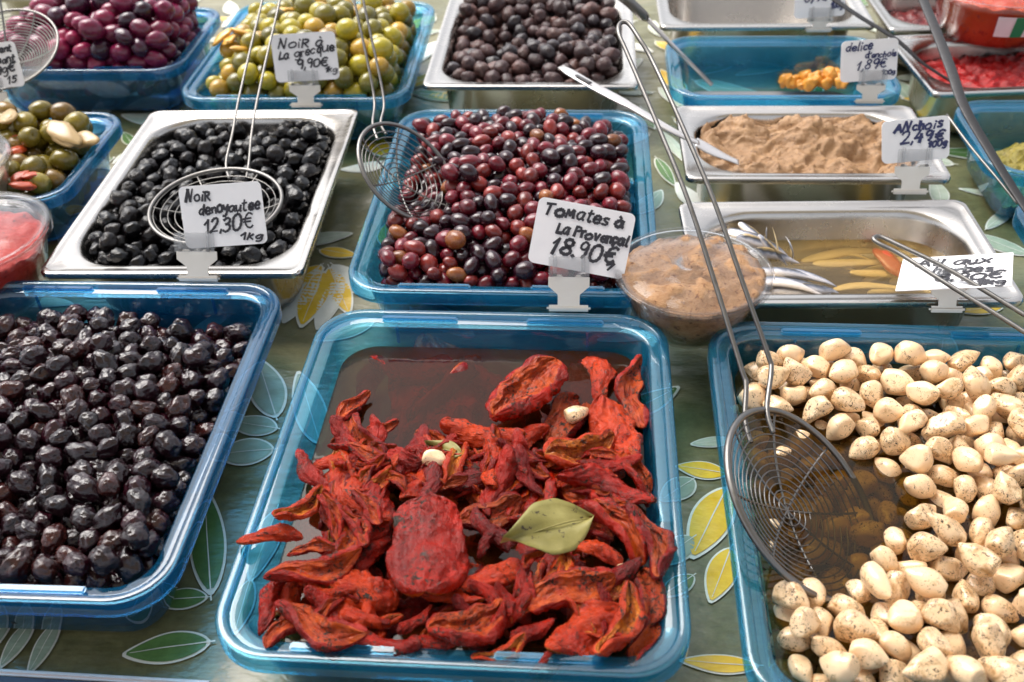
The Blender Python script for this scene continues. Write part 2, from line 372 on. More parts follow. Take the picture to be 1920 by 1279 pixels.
def tray(key, spec, kind, label, zb=.004, rim=ZR, ribs=True):
    c, w_, d_, rot = spec; t = Tray(); t.c = c; t.w = w_; t.d = d_; t.rot = rot; t.rim = rim
    hw, hd = w_/2, d_/2
    e = empty('steel_tray' if kind == 'steel' else 'blue_tray', (c.x, c.y, zb)); e.rotation_euler = (0, 0, rot)
    tag(e, label, 'tray', 'steel trays on the stall' if kind == 'steel' else 'blue plastic trays on the stall')
    z = rim-zb
    if kind == 'steel':
        t.wall = .021; t.cr = .046
        rings = [(0, z-.006, .010), (-.0004, z-.003, .010), (.0004, z-.0006, .010), (.002, z, .010), (.0045, z-.0002, .010), (.006, z-.0016, .012), (.0115, z-.0018, .016),
                 (.0145, z-.0022, .044), (.0165, z-.0045, .047), (.018, z-.010, .046), (.021, .014, .044), (.024, .005, .042), (.030, .0022, .037), (.06, .002, .02),
                 ]
        inner = rings
        outer = [(.06, .0008, .02), (.030, .0008, .037), (.0228, .0045, .042), (.0198, .014, .044), (.0168, z-.010, .046), (.0135, z-.0036, .044), (.0105, z-.003, .016), (.005, z-.003, .012), (.0012, z-.0022, .010), (.0010, z-.006, .010)]
        me = sweep('pan', hw, hd, inner+outer, True)
        # bottom plates
        pan = link('pan', me, MAT['steel'], None); pan.parent = e
        P = rrect(hw-.0595, hd-.0595, .0205); bm_ = mesh('pan_floor', [(x, y, .002) for x, y in P], [tuple(range(len(P)))], False)
        fl = link('pan_floor', bm_, MAT['steel']); fl.parent = e
    else:
        t.wall = .0225; t.cr = .030
        m = MAT[kind]
        ro = .036
        rings = [(0, z-.013, ro), (0, z-.002, ro), (.0008, z-.0006, ro), (.0022, z, ro-.002), (.0058, z, ro-.005), (.0068, z-.0010, ro-.006), (.0076, z-.0034, ro-.006), (.0135, z-.0036, ro-.010), (.0150, z-.0044, ro-.011), (.0162, z-.008, ro-.012),
                 (.0172, z-.016, ro-.012), (.0200, z-.030, ro-.012), (.0245, .010, ro-.013), (.0285, .0045, ro-.016), (.034, .0028, ro-.02)]
        outer = [(.034, .0004, ro-.02), (.0262, .0022, ro-.016), (.0220, .008, ro-.013), (.0174, z-.030, ro-.012), (.0146, z-.016, ro-.012), (.0136, z-.008, ro-.011), (.0060, z-.0062, ro-.006), (.0038, z-.0032, ro-.004), (.0024, z-.0034, ro-.003), (.0020, z-.013, ro-.002)]
        body = link('rim_and_walls', sweep('rim_and_walls', hw, hd, rings+outer, True), m); body.parent = e
        P = rrect(hw-.0335, hd-.0335, ro-.02)
        n = len(P); bm_ = mesh('tray_floor', [(x, y, .0028) for x, y in P]+[(x, y, .0004) for x, y in P], [tuple(range(n)), tuple(range(2*n-1, n-1, -1))], False)
        fl = link('tray_floor', bm_, m); fl.parent = e
        if ribs:
            rm = boxmesh('rib', .0022, .0022, .016, .0006)
            for sx in (-.55, .55):
                for sy in (-1, 1):
                    o = link('rib', rm, m); o.parent = e; o.location = (sx*hw, sy*(hd-.0160), z-.014)
            # moulded grip strips on the rim
            gm = boxmesh('grip', .060, .0058, .0028, .0012)
            for sx in (-.42, .42):
                for sy in (-1, 1):
                    o = link('grip', gm, m); o.parent = e; o.location = (sx*hw, sy*(hd-.0105), z-.0016)
    t.e = e; TR[key] = t; return t
def W2L(t, p):
    v = Vector((p.x-t.c.x, p.y-t.c.y, 0)); v.rotate(Euler((0, 0, -t.rot))); return v
def L2W(t, x, y, z):
    v = Vector((x, y, 0)); v.rotate(Euler((0, 0, t.rot))); return Vector((v.x+t.c.x, v.y+t.c.y, z))

tray('tom', fit((368, 1244), (1298, 1262), (1254, 595), (608, 570)), 'blue', 'large blue plastic tray of sun-dried tomatoes in front, nearest the middle')
tray('red', fit((633, 546), (1242, 553), (1212, 206), (758, 202)), 'blue', 'blue plastic tray of small red olives in the centre of the stall')
tray('blk', fit((50, 512), (553, 512), (683, 203), (299, 207)), 'steel', 'steel tray of shiny black olives with a flat wire skimmer lying on them')
tray('pas', fit((1285, 336), (1786, 334), (1710, 198), (1267, 196)), 'steel', 'small steel tray of brown anchovy paste behind the clear tub')
tray('anc', fit((1298, 569), (1921, 565), (1812, 373), (1281, 378)), 'steel', 'steel tray of anchovy fillets in yellow oil beside the clear tub')
tw = TR['tom'].w
tray('wri', corner_fit('BR', (541, 529), tw, .325), 'royal', 'blue plastic tray of wrinkled black olives at the front left')
tray('gar', corner_fit('BL', (1322, 598), .30, .335, R(-1)), 'blue', 'blue plastic tray of herbed garlic cloves at the front right')
tray('pur', corner_fit('BR', (424, 12), .262, .205), 'royal', 'blue plastic tray of purple olives at the back left')
tray('grn', corner_fit('FL', (323, 186), .262, .30), 'blue', 'blue plastic tray heaped with big green olives behind the black olives')
tray('brn', fit((786, 160), (1211, 162), (1172, -14), (850, -12)), 'steel', 'steel tray of matt brown-black olives behind the red olives')
tray('emp', corner_fit('FL', (1238, 50), .262, .165), 'steel', 'empty polished steel tray at the very back')
tray('del', fit((1258, 182), (1692, 182), (1650, 66), (1247, 66)), 'blue', 'blue plastic tray nearly emptied to a few orange chunks', ribs=False)
tray('pep', corner_fit('FL', (1750, 176), .262, .162, R(5)), 'steel', 'steel tray of bright red pepper spread at the back right')
tray('bck', corner_fit('FL', (1668, 55), .262, .162, R(2)), 'steel', 'shaded steel tray behind the red pepper spread, under a clear tub')
tray('oli', corner_fit('BR', (243, 208), .262, .19), 'royal', 'blue plastic tray of pitted green olives at the left edge')
tray('yel', corner_fit('BL', (1776, 186), .262, .162), 'blue', 'blue plastic tray of yellow green paste at the right edge', ribs=False)
tray('far', corner_fit('BL', (1884, 366), .262, .162), 'blue', 'blue plastic tray corner barely showing at the right edge', ribs=False)
tray('lef', corner_fit('FR', (292, -6), .262, .162), 'steel', 'steel tray at the very back behind the purple olives')

# ------------------------------------------------------------------ packed fruit
def pack(n, r, hw, hd, cr, floor, seed, iters=55, layers=2.4, keepout=None):
    g = np.random.default_rng(seed)
    p = np.zeros((n, 3)); p[:, 0] = g.uniform(-hw, hw, n); p[:, 1] = g.uniform(-hd, hd, n)
    rs = r*(1+.09*g.standard_normal(n)).clip(.8, 1.22)
    def fl(q): return floor(q[:, 0], q[:, 1])
    p[:, 2] = fl(p)+rs+g.uniform(0, layers*1.7*r, n)
    ii = np.arange(n)
    for it in range(iters):
        p[:, 2] -= .10*r
        for _ in range(2):
            d = p[:, None, :]-p[None, :, :]
            q = np.sqrt((d*d).sum(2))+1e-9; q[ii, ii] = 9
            ov = np.maximum(rs[:, None]+rs[None, :]-q, 0)
            p += ((ov/q)[:, :, None]*d).sum(1)*.36
            # walls
            ax = np.maximum(np.abs(p[:, 0])-(hw-cr), 0); ay = np.maximum(np.abs(p[:, 1])-(hd-cr), 0)
            dist = np.sqrt(ax*ax+ay*ay); over = np.maximum(dist-(cr-rs*.9), 0)
            k = over/np.maximum(dist, 1e-6)
            p[:, 0] -= np.sign(p[:, 0])*ax*k; p[:, 1] -= np.sign(p[:, 1])*ay*k
            p[:, 2] = np.maximum(p[:, 2], fl(p)+rs*.55)
            if keepout is not None: keepout(p, rs)
    return p, rs
def seen_count(P, rs, W=960, H=640):
    """roughly how much of each one shows in the picture"""
    s_ = W/1920; buf = np.zeros((H, W), bool); cnt = np.zeros(len(P), int)
    dep = np.array([depth_of(Vector(q)) for q in P])
    for i in np.argsort(dep):
        v = Vector(P[i])-CAM; z = dep[i]
        u = (CX+v.dot(RT)/z*FPX)*s_; w_ = (CY+v.dot(DN)/z*FPX)*s_; rad = rs[i]*.98/z*FPX*s_
        x0, x1 = int(max(u-rad, 0)), int(min(u+rad+1, W)); y0, y1 = int(max(w_-rad, 0)), int(min(w_+rad+1, H))
        if x0 >= x1 or y0 >= y1: continue
        yy, xx = np.mgrid[y0:y1, x0:x1]
        m = ((xx+.5-u)**2+(yy+.5-w_)**2 < rad*rad) & ~buf[y0:y1, x0:x1]
        cnt[i] = m.sum(); buf[y0:y1, x0:x1] |= m
    return cnt
def ico(sub=3):
    bm = bmesh.new(); bmesh.ops.create_icosphere(bm, subdivisions=sub, radius=1)
    v = np.array([q.co[:] for q in bm.verts]); f = [tuple(x.index for x in q.verts) for q in bm.faces]; bm.free(); return v, f
ICO = ico(4); ICO3 = ico(3); ICO2 = ico(2)
def nz(v, sc, seed): return np.array([noise.noise(Vector(q)*sc+Vector((seed*7.1, seed*3.3, seed))) for q in v])
def ridge(v, sc, seed): return 1-np.abs(nz(v, sc, seed))*2
def olive_shape(seed, el=1.25, lump=.05, wrinkle=0.0, dimple=0.0, taper=.08, sub=None, hole=0.0):
    v, f = sub or ICO3
    d = 1+lump*nz(v, 1.3, seed)
    if wrinkle:
        warp = v+.5*np.stack([nz(v, 1.1, seed+9), nz(v, 1.1, seed+5), nz(v, 1.1, seed+2)], 1)
        d = d-wrinkle*np.clip(ridge(warp, 2.0, seed+3), 0, 1)**4-wrinkle*.55*np.clip(ridge(warp, 4.2, seed+4), 0, 1)**3
    if dimple:
        ang = np.arccos(np.clip(v[:, 0], -1, 1)); d = d-dimple*np.exp(-(ang/.24)**2)+dimple*.12*np.exp(-((ang-.42)/.14)**2)
    if hole:
        ang = np.arccos(np.clip(v[:, 0], -1, 1)); d = d-hole*(ang < .34)*1.0
    q = v*d[:, None]
    q = q*np.array([el, 1, 1])/el**.33
    q[:, 1:] *= (1-taper*q[:, 0:1])
    return q, f
def variants(name, mats, fn, n):
    """n shapes for each colour"""
    out = []
    for mi, m in enumerate(mats):
        row = []
        for k in range(n):
            q, f = fn(k+mi*n+1); me = mesh(name, q, f); me.materials.append(m); row.append((me, q, f))
        out.append(row)
    return out
def zone(t, x, y):
    """a place in the tray that one can point at"""
    a = x/(t.w/2); b = y/(t.d/2)
    h = ['far left', 'left of centre', 'centre', 'right of centre', 'far right'][min(4, max(0, int((a*1.12+1)*2.5)))]
    n = 8 if t.d > .27 else 5
    d = ['first', 'second', 'third', 'fourth', 'fifth', 'sixth', 'seventh', 'eighth'][min(n-1, max(0, int((b*1.12+1)*n/2)))]
    return f'{h}, {d} row from the front'
def fill(t, name, cat, n, r, surf, mats, colours, weights, fn, seed, where, group, bedmat, nv=5, layers=2.4, bed=2.0, minpx=6, limit=300, oriented=None, iters=55, adj='', drop=None, edge=.016):
    hw, hd = t.w/2-t.wall, t.d/2-t.wall
    def floor(x, y): return np.maximum(surf(x/(t.w/2), y/(t.d/2))-edge*np.maximum(np.abs(x)/hw, np.abs(y)/hd)**5-bed*r*1.55, .006+0*x)
    p, rs = pack(n, r, hw, hd, t.cr, floor, seed, iters, layers)
    Wp = np.array([L2W(t, *q)[:] for q in p])
    if drop is not None:
        keep = np.array([not drop(Vector(q)) for q in Wp]); p, rs, Wp = p[keep], rs[keep], Wp[keep]; n = len(p)
    cnt = seen_count(Wp, rs)
    g = random.Random(seed); vr = variants(name, mats, fn, nv)
    order = np.argsort(-cnt); single = set(int(i) for i in order[:limit] if cnt[i] >= minpx)
    HV = []; HF = []; off = 0; made = 0
    for i in range(n):
        mi = g.choices(range(len(mats)), weights)[0]; me, q, f = vr[mi][g.randrange(nv)]
        e = Euler((g.uniform(0, 6.28), g.uniform(-.7, .7), g.uniform(0, 6.28)))
        if i in single:
            o = bpy.data.objects.new(name, me); COL.objects.link(o); o.location = Wp[i]; o.rotation_euler = e; o.scale = (rs[i],)*3
            tag(o, f'{colours[mi]} {cat}, {zone(t, p[i][0], p[i][1])}, {where}', cat, group); made += 1
        else:
            k = np.array(q)*rs[i] @ np.array(e.to_matrix()).T+Wp[i]
            HV += k.tolist(); HF += [tuple(a+off for a in x) for x in f]; off += len(q)
    # what lies under the top layers
    nx, ny = 30, 36
    for j in range(ny+1):
        for i in range(nx+1):
            x = (2*i/nx-1)*(hw-.003); y = (2*j/ny-1)*(hd-.003)
            ax = max(abs(x)-(hw-t.cr), 0); ay = max(abs(y)-(hd-t.cr), 0); dd = math.hypot(ax, ay)
            if dd > t.cr-.003:
                k = (t.cr-.003)/dd; x = math.copysign(hw-t.cr+ax*k, x) if ax else x; y = math.copysign(hd-t.cr+ay*k, y) if ay else y
            z = float(floor(np.array([x]), np.array([y]))[0])+r*.5
            HV.append(L2W(t, x, y, z)[:])
    for j in range(ny):
        for i in range(nx):
            q = off+j*(nx+1)+i; HF.append((q, q+1, q+nx+2, q+nx+1))
    st = link(name+'_layer', mesh(name+'_layer', HV, HF), bedmat)
    tag(st, f'deeper layer of {adj}{cat}s under those on top in the {where}', cat+'s', None, 'stuff')
    return made
G = lambda a, b, ca, cb, sa, sb: np.exp(-((a-ca)**2/sa+(b-cb)**2/sb))

# small red olives
ms = [olive('red_olive_skin', srgb(112, 24, 36), srgb(70, 16, 28), .2, .10), olive('dark_olive_skin', srgb(48, 18, 28), srgb(26, 12, 20), .18, .10),
      olive('brick_olive_skin', srgb(128, 44, 36), srgb(92, 26, 30), .2, .10), olive('amber_olive_skin', srgb(138, 84, 38), srgb(110, 54, 34), .22, .10)]
def red_gap(q):
    v = q-CAM; z = v.dot(FWD); px, py = CX+v.dot(RT)/z*FPX, CY+v.dot(DN)/z*FPX
    u, w_ = (px-760)*.53+(py-318)*.85, (px-760)*.85-(py-318)*.53
    return (u/108)**2+(w_/62)**2 < 1 and q.z > .062
print('red', fill(TR['red'], 'red_olive', 'olive', 920, .0075, lambda a, b: ZR+.002+.019*G(a, b, .1, .15, .6, .55)-.010*np.clip(b-.7, 0, 1)*3, ms, ['wine red', 'purplish black', 'brick red', 'amber brown'], [5, 4, 3, .8],
     lambda k: olive_shape(k, (1.3, 1.45, 1.36, 1.5, 1.25)[k % 5], .07, .02, .16 if k % 3 == 0 else .03, .06), 11, 'central blue tray', 'small red olives', ms[1], layers=2.0, drop=red_gap))
# shiny black olives
ms = [olive('black_olive_skin', srgb(8, 7, 9), srgb(14, 12, 15), .13, .22, coat=.08), olive('brownblack_olive_skin', srgb(13, 10, 11), srgb(22, 16, 16), .15, .3, coat=.08)]
print('blk', fill(TR['blk'], 'black_olive', 'olive', 540, .0086, lambda a, b: ZR-.016+.015*np.maximum(G(a, b, .7, .4, .12, .5), G(a, b, -.75, -.2, .15, .5))+.008*G(a, b, -.4, .8, .05, .05), ms, ['jet black', 'brownish black'], [3, 1.4],
     lambda k: olive_shape(k, (1.2, 1.4, 1.1, 1.3, 1.25)[k % 5], .22, .16, .24 if k % 2 else 0, .06), 12, 'flat skimmer tray', 'shiny black olives', ms[0], layers=2.0))
# wrinkled black olives
ms = [olive('wrinkled_black_skin', srgb(20, 10, 15), srgb(40, 18, 25), .10, .2, coat=.5), olive('wrinkled_brown_skin', srgb(62, 26, 22), srgb(34, 15, 18), .11, .2, coat=.5), olive('wrinkled_wine_skin', srgb(48, 13, 23), srgb(24, 9, 16), .10, .2, coat=.5)]
print('wri', fill(TR['wri'], 'wrinkled_olive', 'olive', 820, .0084, lambda a, b: ZR-.013-.012*np.clip(b-.2, 0, 1)+.005*np.sin(5*a+3*b)+.006*np.maximum(np.abs(a), np.abs(b))**5, ms, ['black wrinkled', 'brown wrinkled', 'wine dark wrinkled'], [4, 1.4, 2],
     lambda k: olive_shape(k, (1.1, 1.35, 1.22, 1.5, 1.15, 1.3)[k % 6], .22, .12, 0, .08, ICO), 13, 'front left blue tray', 'wrinkled black olives', ms[0], nv=6, layers=2.0, adj='wrinkled '))
# purple olives
ms = [olive('purple_olive_skin', srgb(124, 30, 66), srgb(84, 18, 48), .2, .12), olive('dark_purple_skin', srgb(60, 18, 42), srgb(38, 12, 30), .2, .12), olive('plum_olive_skin', srgb(142, 38, 70), srgb(106, 24, 58), .2, .12)]
print('pur', fill(TR['pur'], 'purple_olive', 'olive', 300, .0116, lambda a, b: ZR-.004+.054*G(a, b, .25, .35, .30, .5), ms, ['magenta purple', 'dark plum', 'reddish purple'], [4, 2, 2.5],
     lambda k: olive_shape(k, (1.2, 1.36, 1.28, 1.42, 1.22)[k % 5], .07, 0, .24 if k % 2 else .05, .07), 14, 'back left blue tray', 'purple olives', ms[1], layers=2.0))
# big green olives
ms = [olive('green_olive_skin', srgb(164, 146, 40), srgb(128, 120, 32), .18, .08), olive('yellow_olive_skin', srgb(176, 140, 52), srgb(150, 116, 40), .22, .08), olive('moss_olive_skin', srgb(110, 104, 40), srgb(92, 84, 34), .2, .08)]
print('grn', fill(TR['grn'], 'green_olive', 'olive', 330, .0122, lambda a, b: ZR-.004+.030*G(a, b, .1, -.2, .45, .6), ms, ['yellowish green', 'golden yellow', 'moss green'], [4, 2, 1.5],
     lambda k: olive_shape(k, 1.1, .04, 0, .06, .03), 15, 'heaped green olive tray', 'big green olives', ms[2], layers=2.0))
# matt brown-black olives
ms = [olive('brown_olive_skin', srgb(74, 50, 48), srgb(50, 36, 38), .34, .35, coat=.1), olive('umber_olive_skin', srgb(92, 62, 56), srgb(64, 44, 42), .36, .35, coat=.1), olive('sooty_olive_skin', srgb(36, 29, 34), srgb(52, 42, 44), .3, .3, coat=.15)]
print('brn', fill(TR['brn'], 'brown_olive', 'olive', 470, .0092, lambda a, b: ZR-.006-.020*G(a, b, -.35, .05, .25, .10)+.014*np.clip(b, 0, 1)+.006*G(a, b, .1, -.5, .4, .1), ms, ['brown black', 'umber', 'sooty black'], [4, 3, 2],
     lambda k: olive_shape(k, (1.1, 1.3, 1.2, 1.35, 1.15)[k % 5], .14, .14, 0, .06), 16, 'steel tray behind red olives', 'matt brown-black olives', ms[0], layers=2.0))
# pitted green olives
ms = [olive('pitted_olive_skin', srgb(128, 112, 40), srgb(100, 88, 32), .2, .1), olive('pitted_brown_skin', srgb(122, 92, 40), srgb(94, 74, 30), .22, .1)]
print('oli', fill(TR['oli'], 'pitted_olive', 'olive', 200, .0112, lambda a, b: ZR-.008+.024*G(a, b, .35, .55, .25, .35), ms, ['green pitted', 'brownish green pitted'], [3, 1.4],
     lambda k: olive_shape(k, 1.26, .05, 0, 0, .04, ICO3, .30 if k % 2 else 0), 17, 'left edge blue tray', 'pitted green olives', ms[1], layers=2.0))
# olives at the very back
print('lef', fill(TR['lef'], 'mixed_olive', 'olive', 120, .0115, lambda a, b: ZR-.012+0*a, ms+[MAT_B] if False else ms, ['greenish', 'brownish'], [2, 2], lambda k: olive_shape(k, 1.2, .05), 18, 'rearmost left steel tray', 'olives at the very back', ms[1], layers=1.6))

# garlic
def garlic_mat(name, a, b, herb):
    s = M(name); v = s.rnd_vec()
    col = s.mix(s.ramp(s.noise(.8, 4, .6, vec=v), [(.3, (0, 0, 0)), (.75, (1, 1, 1))]), a, b)
    blot = s.ramp(s.noise(1.3, 5, .7, vec=v, dist=.6), [(.56-herb*.06, (0, 0, 0)), (.76-herb*.06, (1, 1, 1))])
    col = s.mix(blot, col, srgb(168, 122, 66))
    fl = s.ramp(s.noise(5.2, 4, .7, vec=v, dist=1.2), [(.59-herb*.035, (0, 0, 0)), (.615-herb*.035, (1, 1, 1))])
    mask = s.ramp(s.noise(1.0, 2, .5, vec=v), [(.42-herb*.06, (0, 0, 0)), (.55-herb*.06, (1, 1, 1))])
    fm = s.mix(1.0, fl, mask, 'MULTIPLY')
    col = s.mix(fm, col, srgb(62, 44, 22))
    return s.pbr(col, .3, 0, s.bump(s.mix(.5, s.noise(1.2, 3, vec=v), fm), .2, .002), .5, .12, sss_r=(.006, .004, .002))
ms = [garlic_mat('garlic_flesh', srgb(232, 196, 152), srgb(244, 214, 174), -.1), garlic_mat('herbed_garlic_flesh', srgb(222, 186, 142), srgb(236, 206, 166), .9)]
def clove(k):
    v, f = ICO
    g = random.Random(k*5+1); q = v.copy()
    x = q[:, 0]; el = g.uniform(1.2, 1.75)
    pr = np.where(x > 0, 1-.50*np.clip(x, 0, 1)**1.6, 1-.12*np.clip(-x, 0, 1)**2)
    q[:, 1:] *= pr[:, None]
    for _ in range(3):                                   # the flats left by its neighbours in the bulb
        nrm = Vector((g.uniform(-.25, .25), g.uniform(-1, 1), g.uniform(-1, 1))).normalized(); d = g.uniform(.60, .8)
        h = q @ np.array(nrm[:])-d; q -= np.clip(h, 0, None)[:, None]*.82*np.array(nrm[:])[None]
    q = q*(1+.05*nz(v, 1.6, k+.5))[:, None]
    q = q*np.array([el, 1.05, .92])/el**.4
    q[:, 1] += .22*q[:, 0]**2*g.choice((-1, 1))
    cut = np.clip(-q[:, 0]-.92, 0, None); q[:, 0] += cut*.85
    return q, f
OILG = .047
hx = W2L(TR['gar'], at(1650, 945, .045)); ga, gb = hx.x/(TR['gar'].w/2), hx.y/(TR['gar'].d/2)
s = M('herb_sediment'); GBED = s.pbr(s.mix(s.noise(60, 5, .7), srgb(70, 54, 24), srgb(110, 88, 46)), .5)
def skim_gap(q):
    v = q-CAM; z = v.dot(FWD); px, py = CX+v.dot(RT)/z*FPX, CY+v.dot(DN)/z*FPX
    u, w_ = (px-1505)*.50+(py-940)*.866, (px-1505)*.866-(py-940)*.50        # along and across the skimmer
    if (u/195)**2+(w_/118)**2 < 1: return q.z > .040
    return (abs((px-1645)/52)**2+((py-945)/60)**2 < 1) and q.z > .044
print('gar', fill(TR['gar'], 'garlic_clove', 'garlic', 560, .0101, lambda a, b: ZR-.003+.006*np.sin(4*a)*np.sin(3*b+1)-.042*np.maximum(G(a, b, ga, gb, .035, .05), G(a, b, ga-.25, gb+.02, .05, .06)), ms, ['creamy white', 'herb speckled'], [3, 3], clove, 21,
     'front right blue tray', 'herbed garlic cloves', GBED, nv=8, layers=2.0, bed=2.6, drop=skim_gap, edge=.004))
for o in [x for x in COL.objects if x.name.startswith('garlic_clove') and 'label' in x]: o['label'] = o['label'].replace('garlic', 'garlic clove', 1) if o.get('kind') != 'stuff' else 'deeper layer of garlic cloves under those in the front right blue tray'

# ------------------------------------------------------------------ liquids
def liquid(name, t, z, col, edge, label, cat, ripple=.08, ins=None, body=.03, bodycol=(.2, .15, .05, 1)):
    m = clear(name, col, edge, .03, body, bodycol, 1.33, ripple)
    hw, hd = t.w/2-(ins or t.wall)+.002, t.d/2-(ins or t.wall)+.002
    P = rrect(hw, hd, t.cr-.002); n = len(P)
    me = mesh(name, [(x, y, 0) for x, y in P]+[(x*.97, y*.97, -.004) for x, y in P], [tuple(range(n))], False)
    o = link(name, me, m); o.location = (t.c.x, t.c.y, z); o.rotation_euler = (0, 0, t.rot); tag(o, label, cat); return o
liquid('herb_oil', TR['gar'], OILG, (.42, .33, .13, 1), (.3, .22, .08, 1), 'greenish brown herb oil between the garlic cloves', 'oil', body=.16, bodycol=(.13, .09, .025, 1))
OILT = .0475
liquid('tomato_oil', TR['tom'], OILT, (.40, .17, .06, 1), (.3, .1, .03, 1), 'dark brown oil pooled at the back of the dried tomato tray', 'oil', .12, body=.30, bodycol=(.15, .042, .010, 1))
OILA = .040
liquid('fish_oil', TR['anc'], OILA, (.97, .91, .70, 1), (.88, .76, .46, 1), 'yellow oil around the anchovy fillets', 'oil', .1, body=.30, bodycol=(.52, .36, .16, 1))

# ------------------------------------------------------------------ dried tomatoes
def tom_mat(name, skin1, skin2, flesh, herb=.5):
    s = M(name); v = s.rnd_vec()
    n1 = s.noise(2.6, 5, .6, vec=v)
    skin = s.mix(s.ramp(n1, [(.3, (0, 0, 0)), (.7, (1, 1, 1))]), skin1, skin2)
    at_ = s.n('ShaderNodeAttribute'); at_.attribute_name = 'inner'
    fl = s.mix(s.ramp(s.noise(6, 4, .6, vec=v), [(.35, (0, 0, 0)), (.65, (1, 1, 1))]), flesh, srgb(150, 44, 20))
    col = s.mix(at_.outputs['Fac'], skin, fl)
    hb = s.ramp(s.noise(15, 5, .7, vec=v, dist=1.0), [(.59-herb*.05, (0, 0, 0)), (.63-herb*.05, (1, 1, 1))])
    mk = s.ramp(s.noise(3, 3, .6, vec=v), [(.44, (0, 0, 0)), (.60, (1, 1, 1))])
    hm = s.mix(1.0, hb, mk, 'MULTIPLY')
    col = s.mix(hm, col, srgb(38, 28, 16))
    wr = s.noise(9, 6, .65, vec=v, dist=1.0, stretch=(.5, 1.6, 1.6)); wr2 = s.noise(34, 4, .6, vec=v)
    nrm = s.bump(wr, .75, .004); nrm = s.bump(wr2, .5, .0014, nrm)
    r = s.ramp(s.noise(9, 3, vec=v), [(.3, (.14,)*3), (.75, (.42,)*3)])
    return s.pbr(col, r, 0, nrm, .42, spec=.08)
TM = [tom_mat('tomato_red', srgb(176, 30, 5), srgb(100, 10, 3), srgb(188, 76, 16), 1.4), tom_mat('tomato_orange', srgb(196, 62, 13), srgb(154, 28, 8), srgb(204, 118, 36), 1.1), tom_mat('tomato_dark', srgb(140, 20, 12), srgb(88, 10, 8), srgb(160, 70, 26), 1.4)]
def tomato_mesh(k, curl, bend, width, twist=.3, fa=1.0):
    """a half tomato dried to a fleshy, wrinkled, rolled strip: unit length along x"""
    g = random.Random(k); nu, nv = 54, 30
    V = []; inner = []
    l0, l1 = g.uniform(-1, 1), g.uniform(-1, 1)
    nn = noise.noise
    def mid(u, v):
        wv = width*max(1e-4, (1-abs(u)**2.2))**.5*(1+.18*fa*nn(Vector((u*2.4, (v > 0)*3.0, k*3.7))))
        a = v*curl*(1+.40*nn(Vector((u*1.9, k*.9, 0))))
        rad = wv/max(curl, .2)
        y = rad*math.sin(a); z = rad*(1-math.cos(a))
        nrm = Vector((0, -math.sin(a), math.cos(a)))
        fold = .07*nn(Vector((u*2.6, v*2.2, k*1.3)))+.03*nn(Vector((u*5, v*5, k*1.9)))
        p = Vector((u*.5, y, z))+nrm*(fold*width*2.2*fa)
        return p, nrm, wv
    def post(p):
        u = p.x*2; tw = twist*u; c_, s_ = math.cos(tw), math.sin(tw); p = Vector((p.x, p.y*c_-p.z*s_, p.y*s_+p.z*c_))
        if abs(bend) > 1e-3:
            Rb = 1/bend; th = p.x*bend; p = Vector(((Rb-p.z)*math.sin(th), p.y, Rb-(Rb-p.z)*math.cos(th)))
        p.y += fa*(.10*l0*math.cos(u*2.6)+.03*l1*math.sin(u*4))
        return p
    for side in (1, -1):
        for i in range(nu+1):
            for j in range(nv+1):
                u = math.sin((2*i/nu-1)*math.pi/2*.985); v = math.sin((2*j/nv-1)*math.pi/2); p, n_, wv = mid(u, v)
                e = math.sqrt(max(0, 1-v*v)*max(0, 1-u**4)); rim_ = 1+1.1*math.exp(-((abs(v)-.82)/.16)**2)*(.6+.6*nn(Vector((u*4, v*2, k+.3))))
                t_ = width*(.38 if side < 0 else .28)*e*rim_
                wq = Vector((u*3.0, v*6.5*width/.25, k*2.1+side*5)); wq2 = wq+Vector((nn(wq*.7), nn(wq*.7+Vector((3, 1, 2))), 0))*.9
                wrk = fa**.35*-.34*max(0, 1-abs(nn(wq2))*3.2)**2-.20*max(0, 1-abs(nn(wq2*2.3))*3)**2+.15*nn(wq*3.1)
                V.append(post(p+n_*(side*t_+side*wrk*width*.34*min(1, e*2.2)))); inner.append(1.0 if side > 0 else 0.0)
    F = []; s0 = (nu+1)*(nv+1)
    for i in range(nu):
        for j in range(nv):
            a = i*(nv+1)+j; F.append((a, a+nv+1, a+nv+2, a+1)); b = s0+a; F.append((b, b+1, b+nv+2, b+nv+1))
    for i in range(nu):
        for j, fl in ((0, 0), (nv, 1)):
            a = i*(nv+1)+j; b = a+nv+1; F.append((a, s0+a, s0+b, b) if fl == 0 else (a, b, s0+b, s0+a))
    for j in range(nv):
        for i, fl in ((0, 0), (nu, 1)):
            a = i*(nv+1)+j; b = a+1; F.append((a, b, s0+b, s0+a) if fl == 0 else (a, s0+a, s0+b, b))
    bm = bmesh.new(); me = mesh('dried_tomato', V, F); at_ = me.attributes.new('inner', 'FLOAT', 'POINT'); at_.data.foreach_set('value', inner)
    bm.from_mesh(me); bmesh.ops.remove_doubles(bm, verts=bm.verts, dist=.0015); bmesh.ops.recalc_face_normals(bm, faces=bm.faces); bm.to_mesh(me); bm.free()
    me.polygons.foreach_set('use_smooth', [True]*len(me.polygons))
    return me
TV = {}
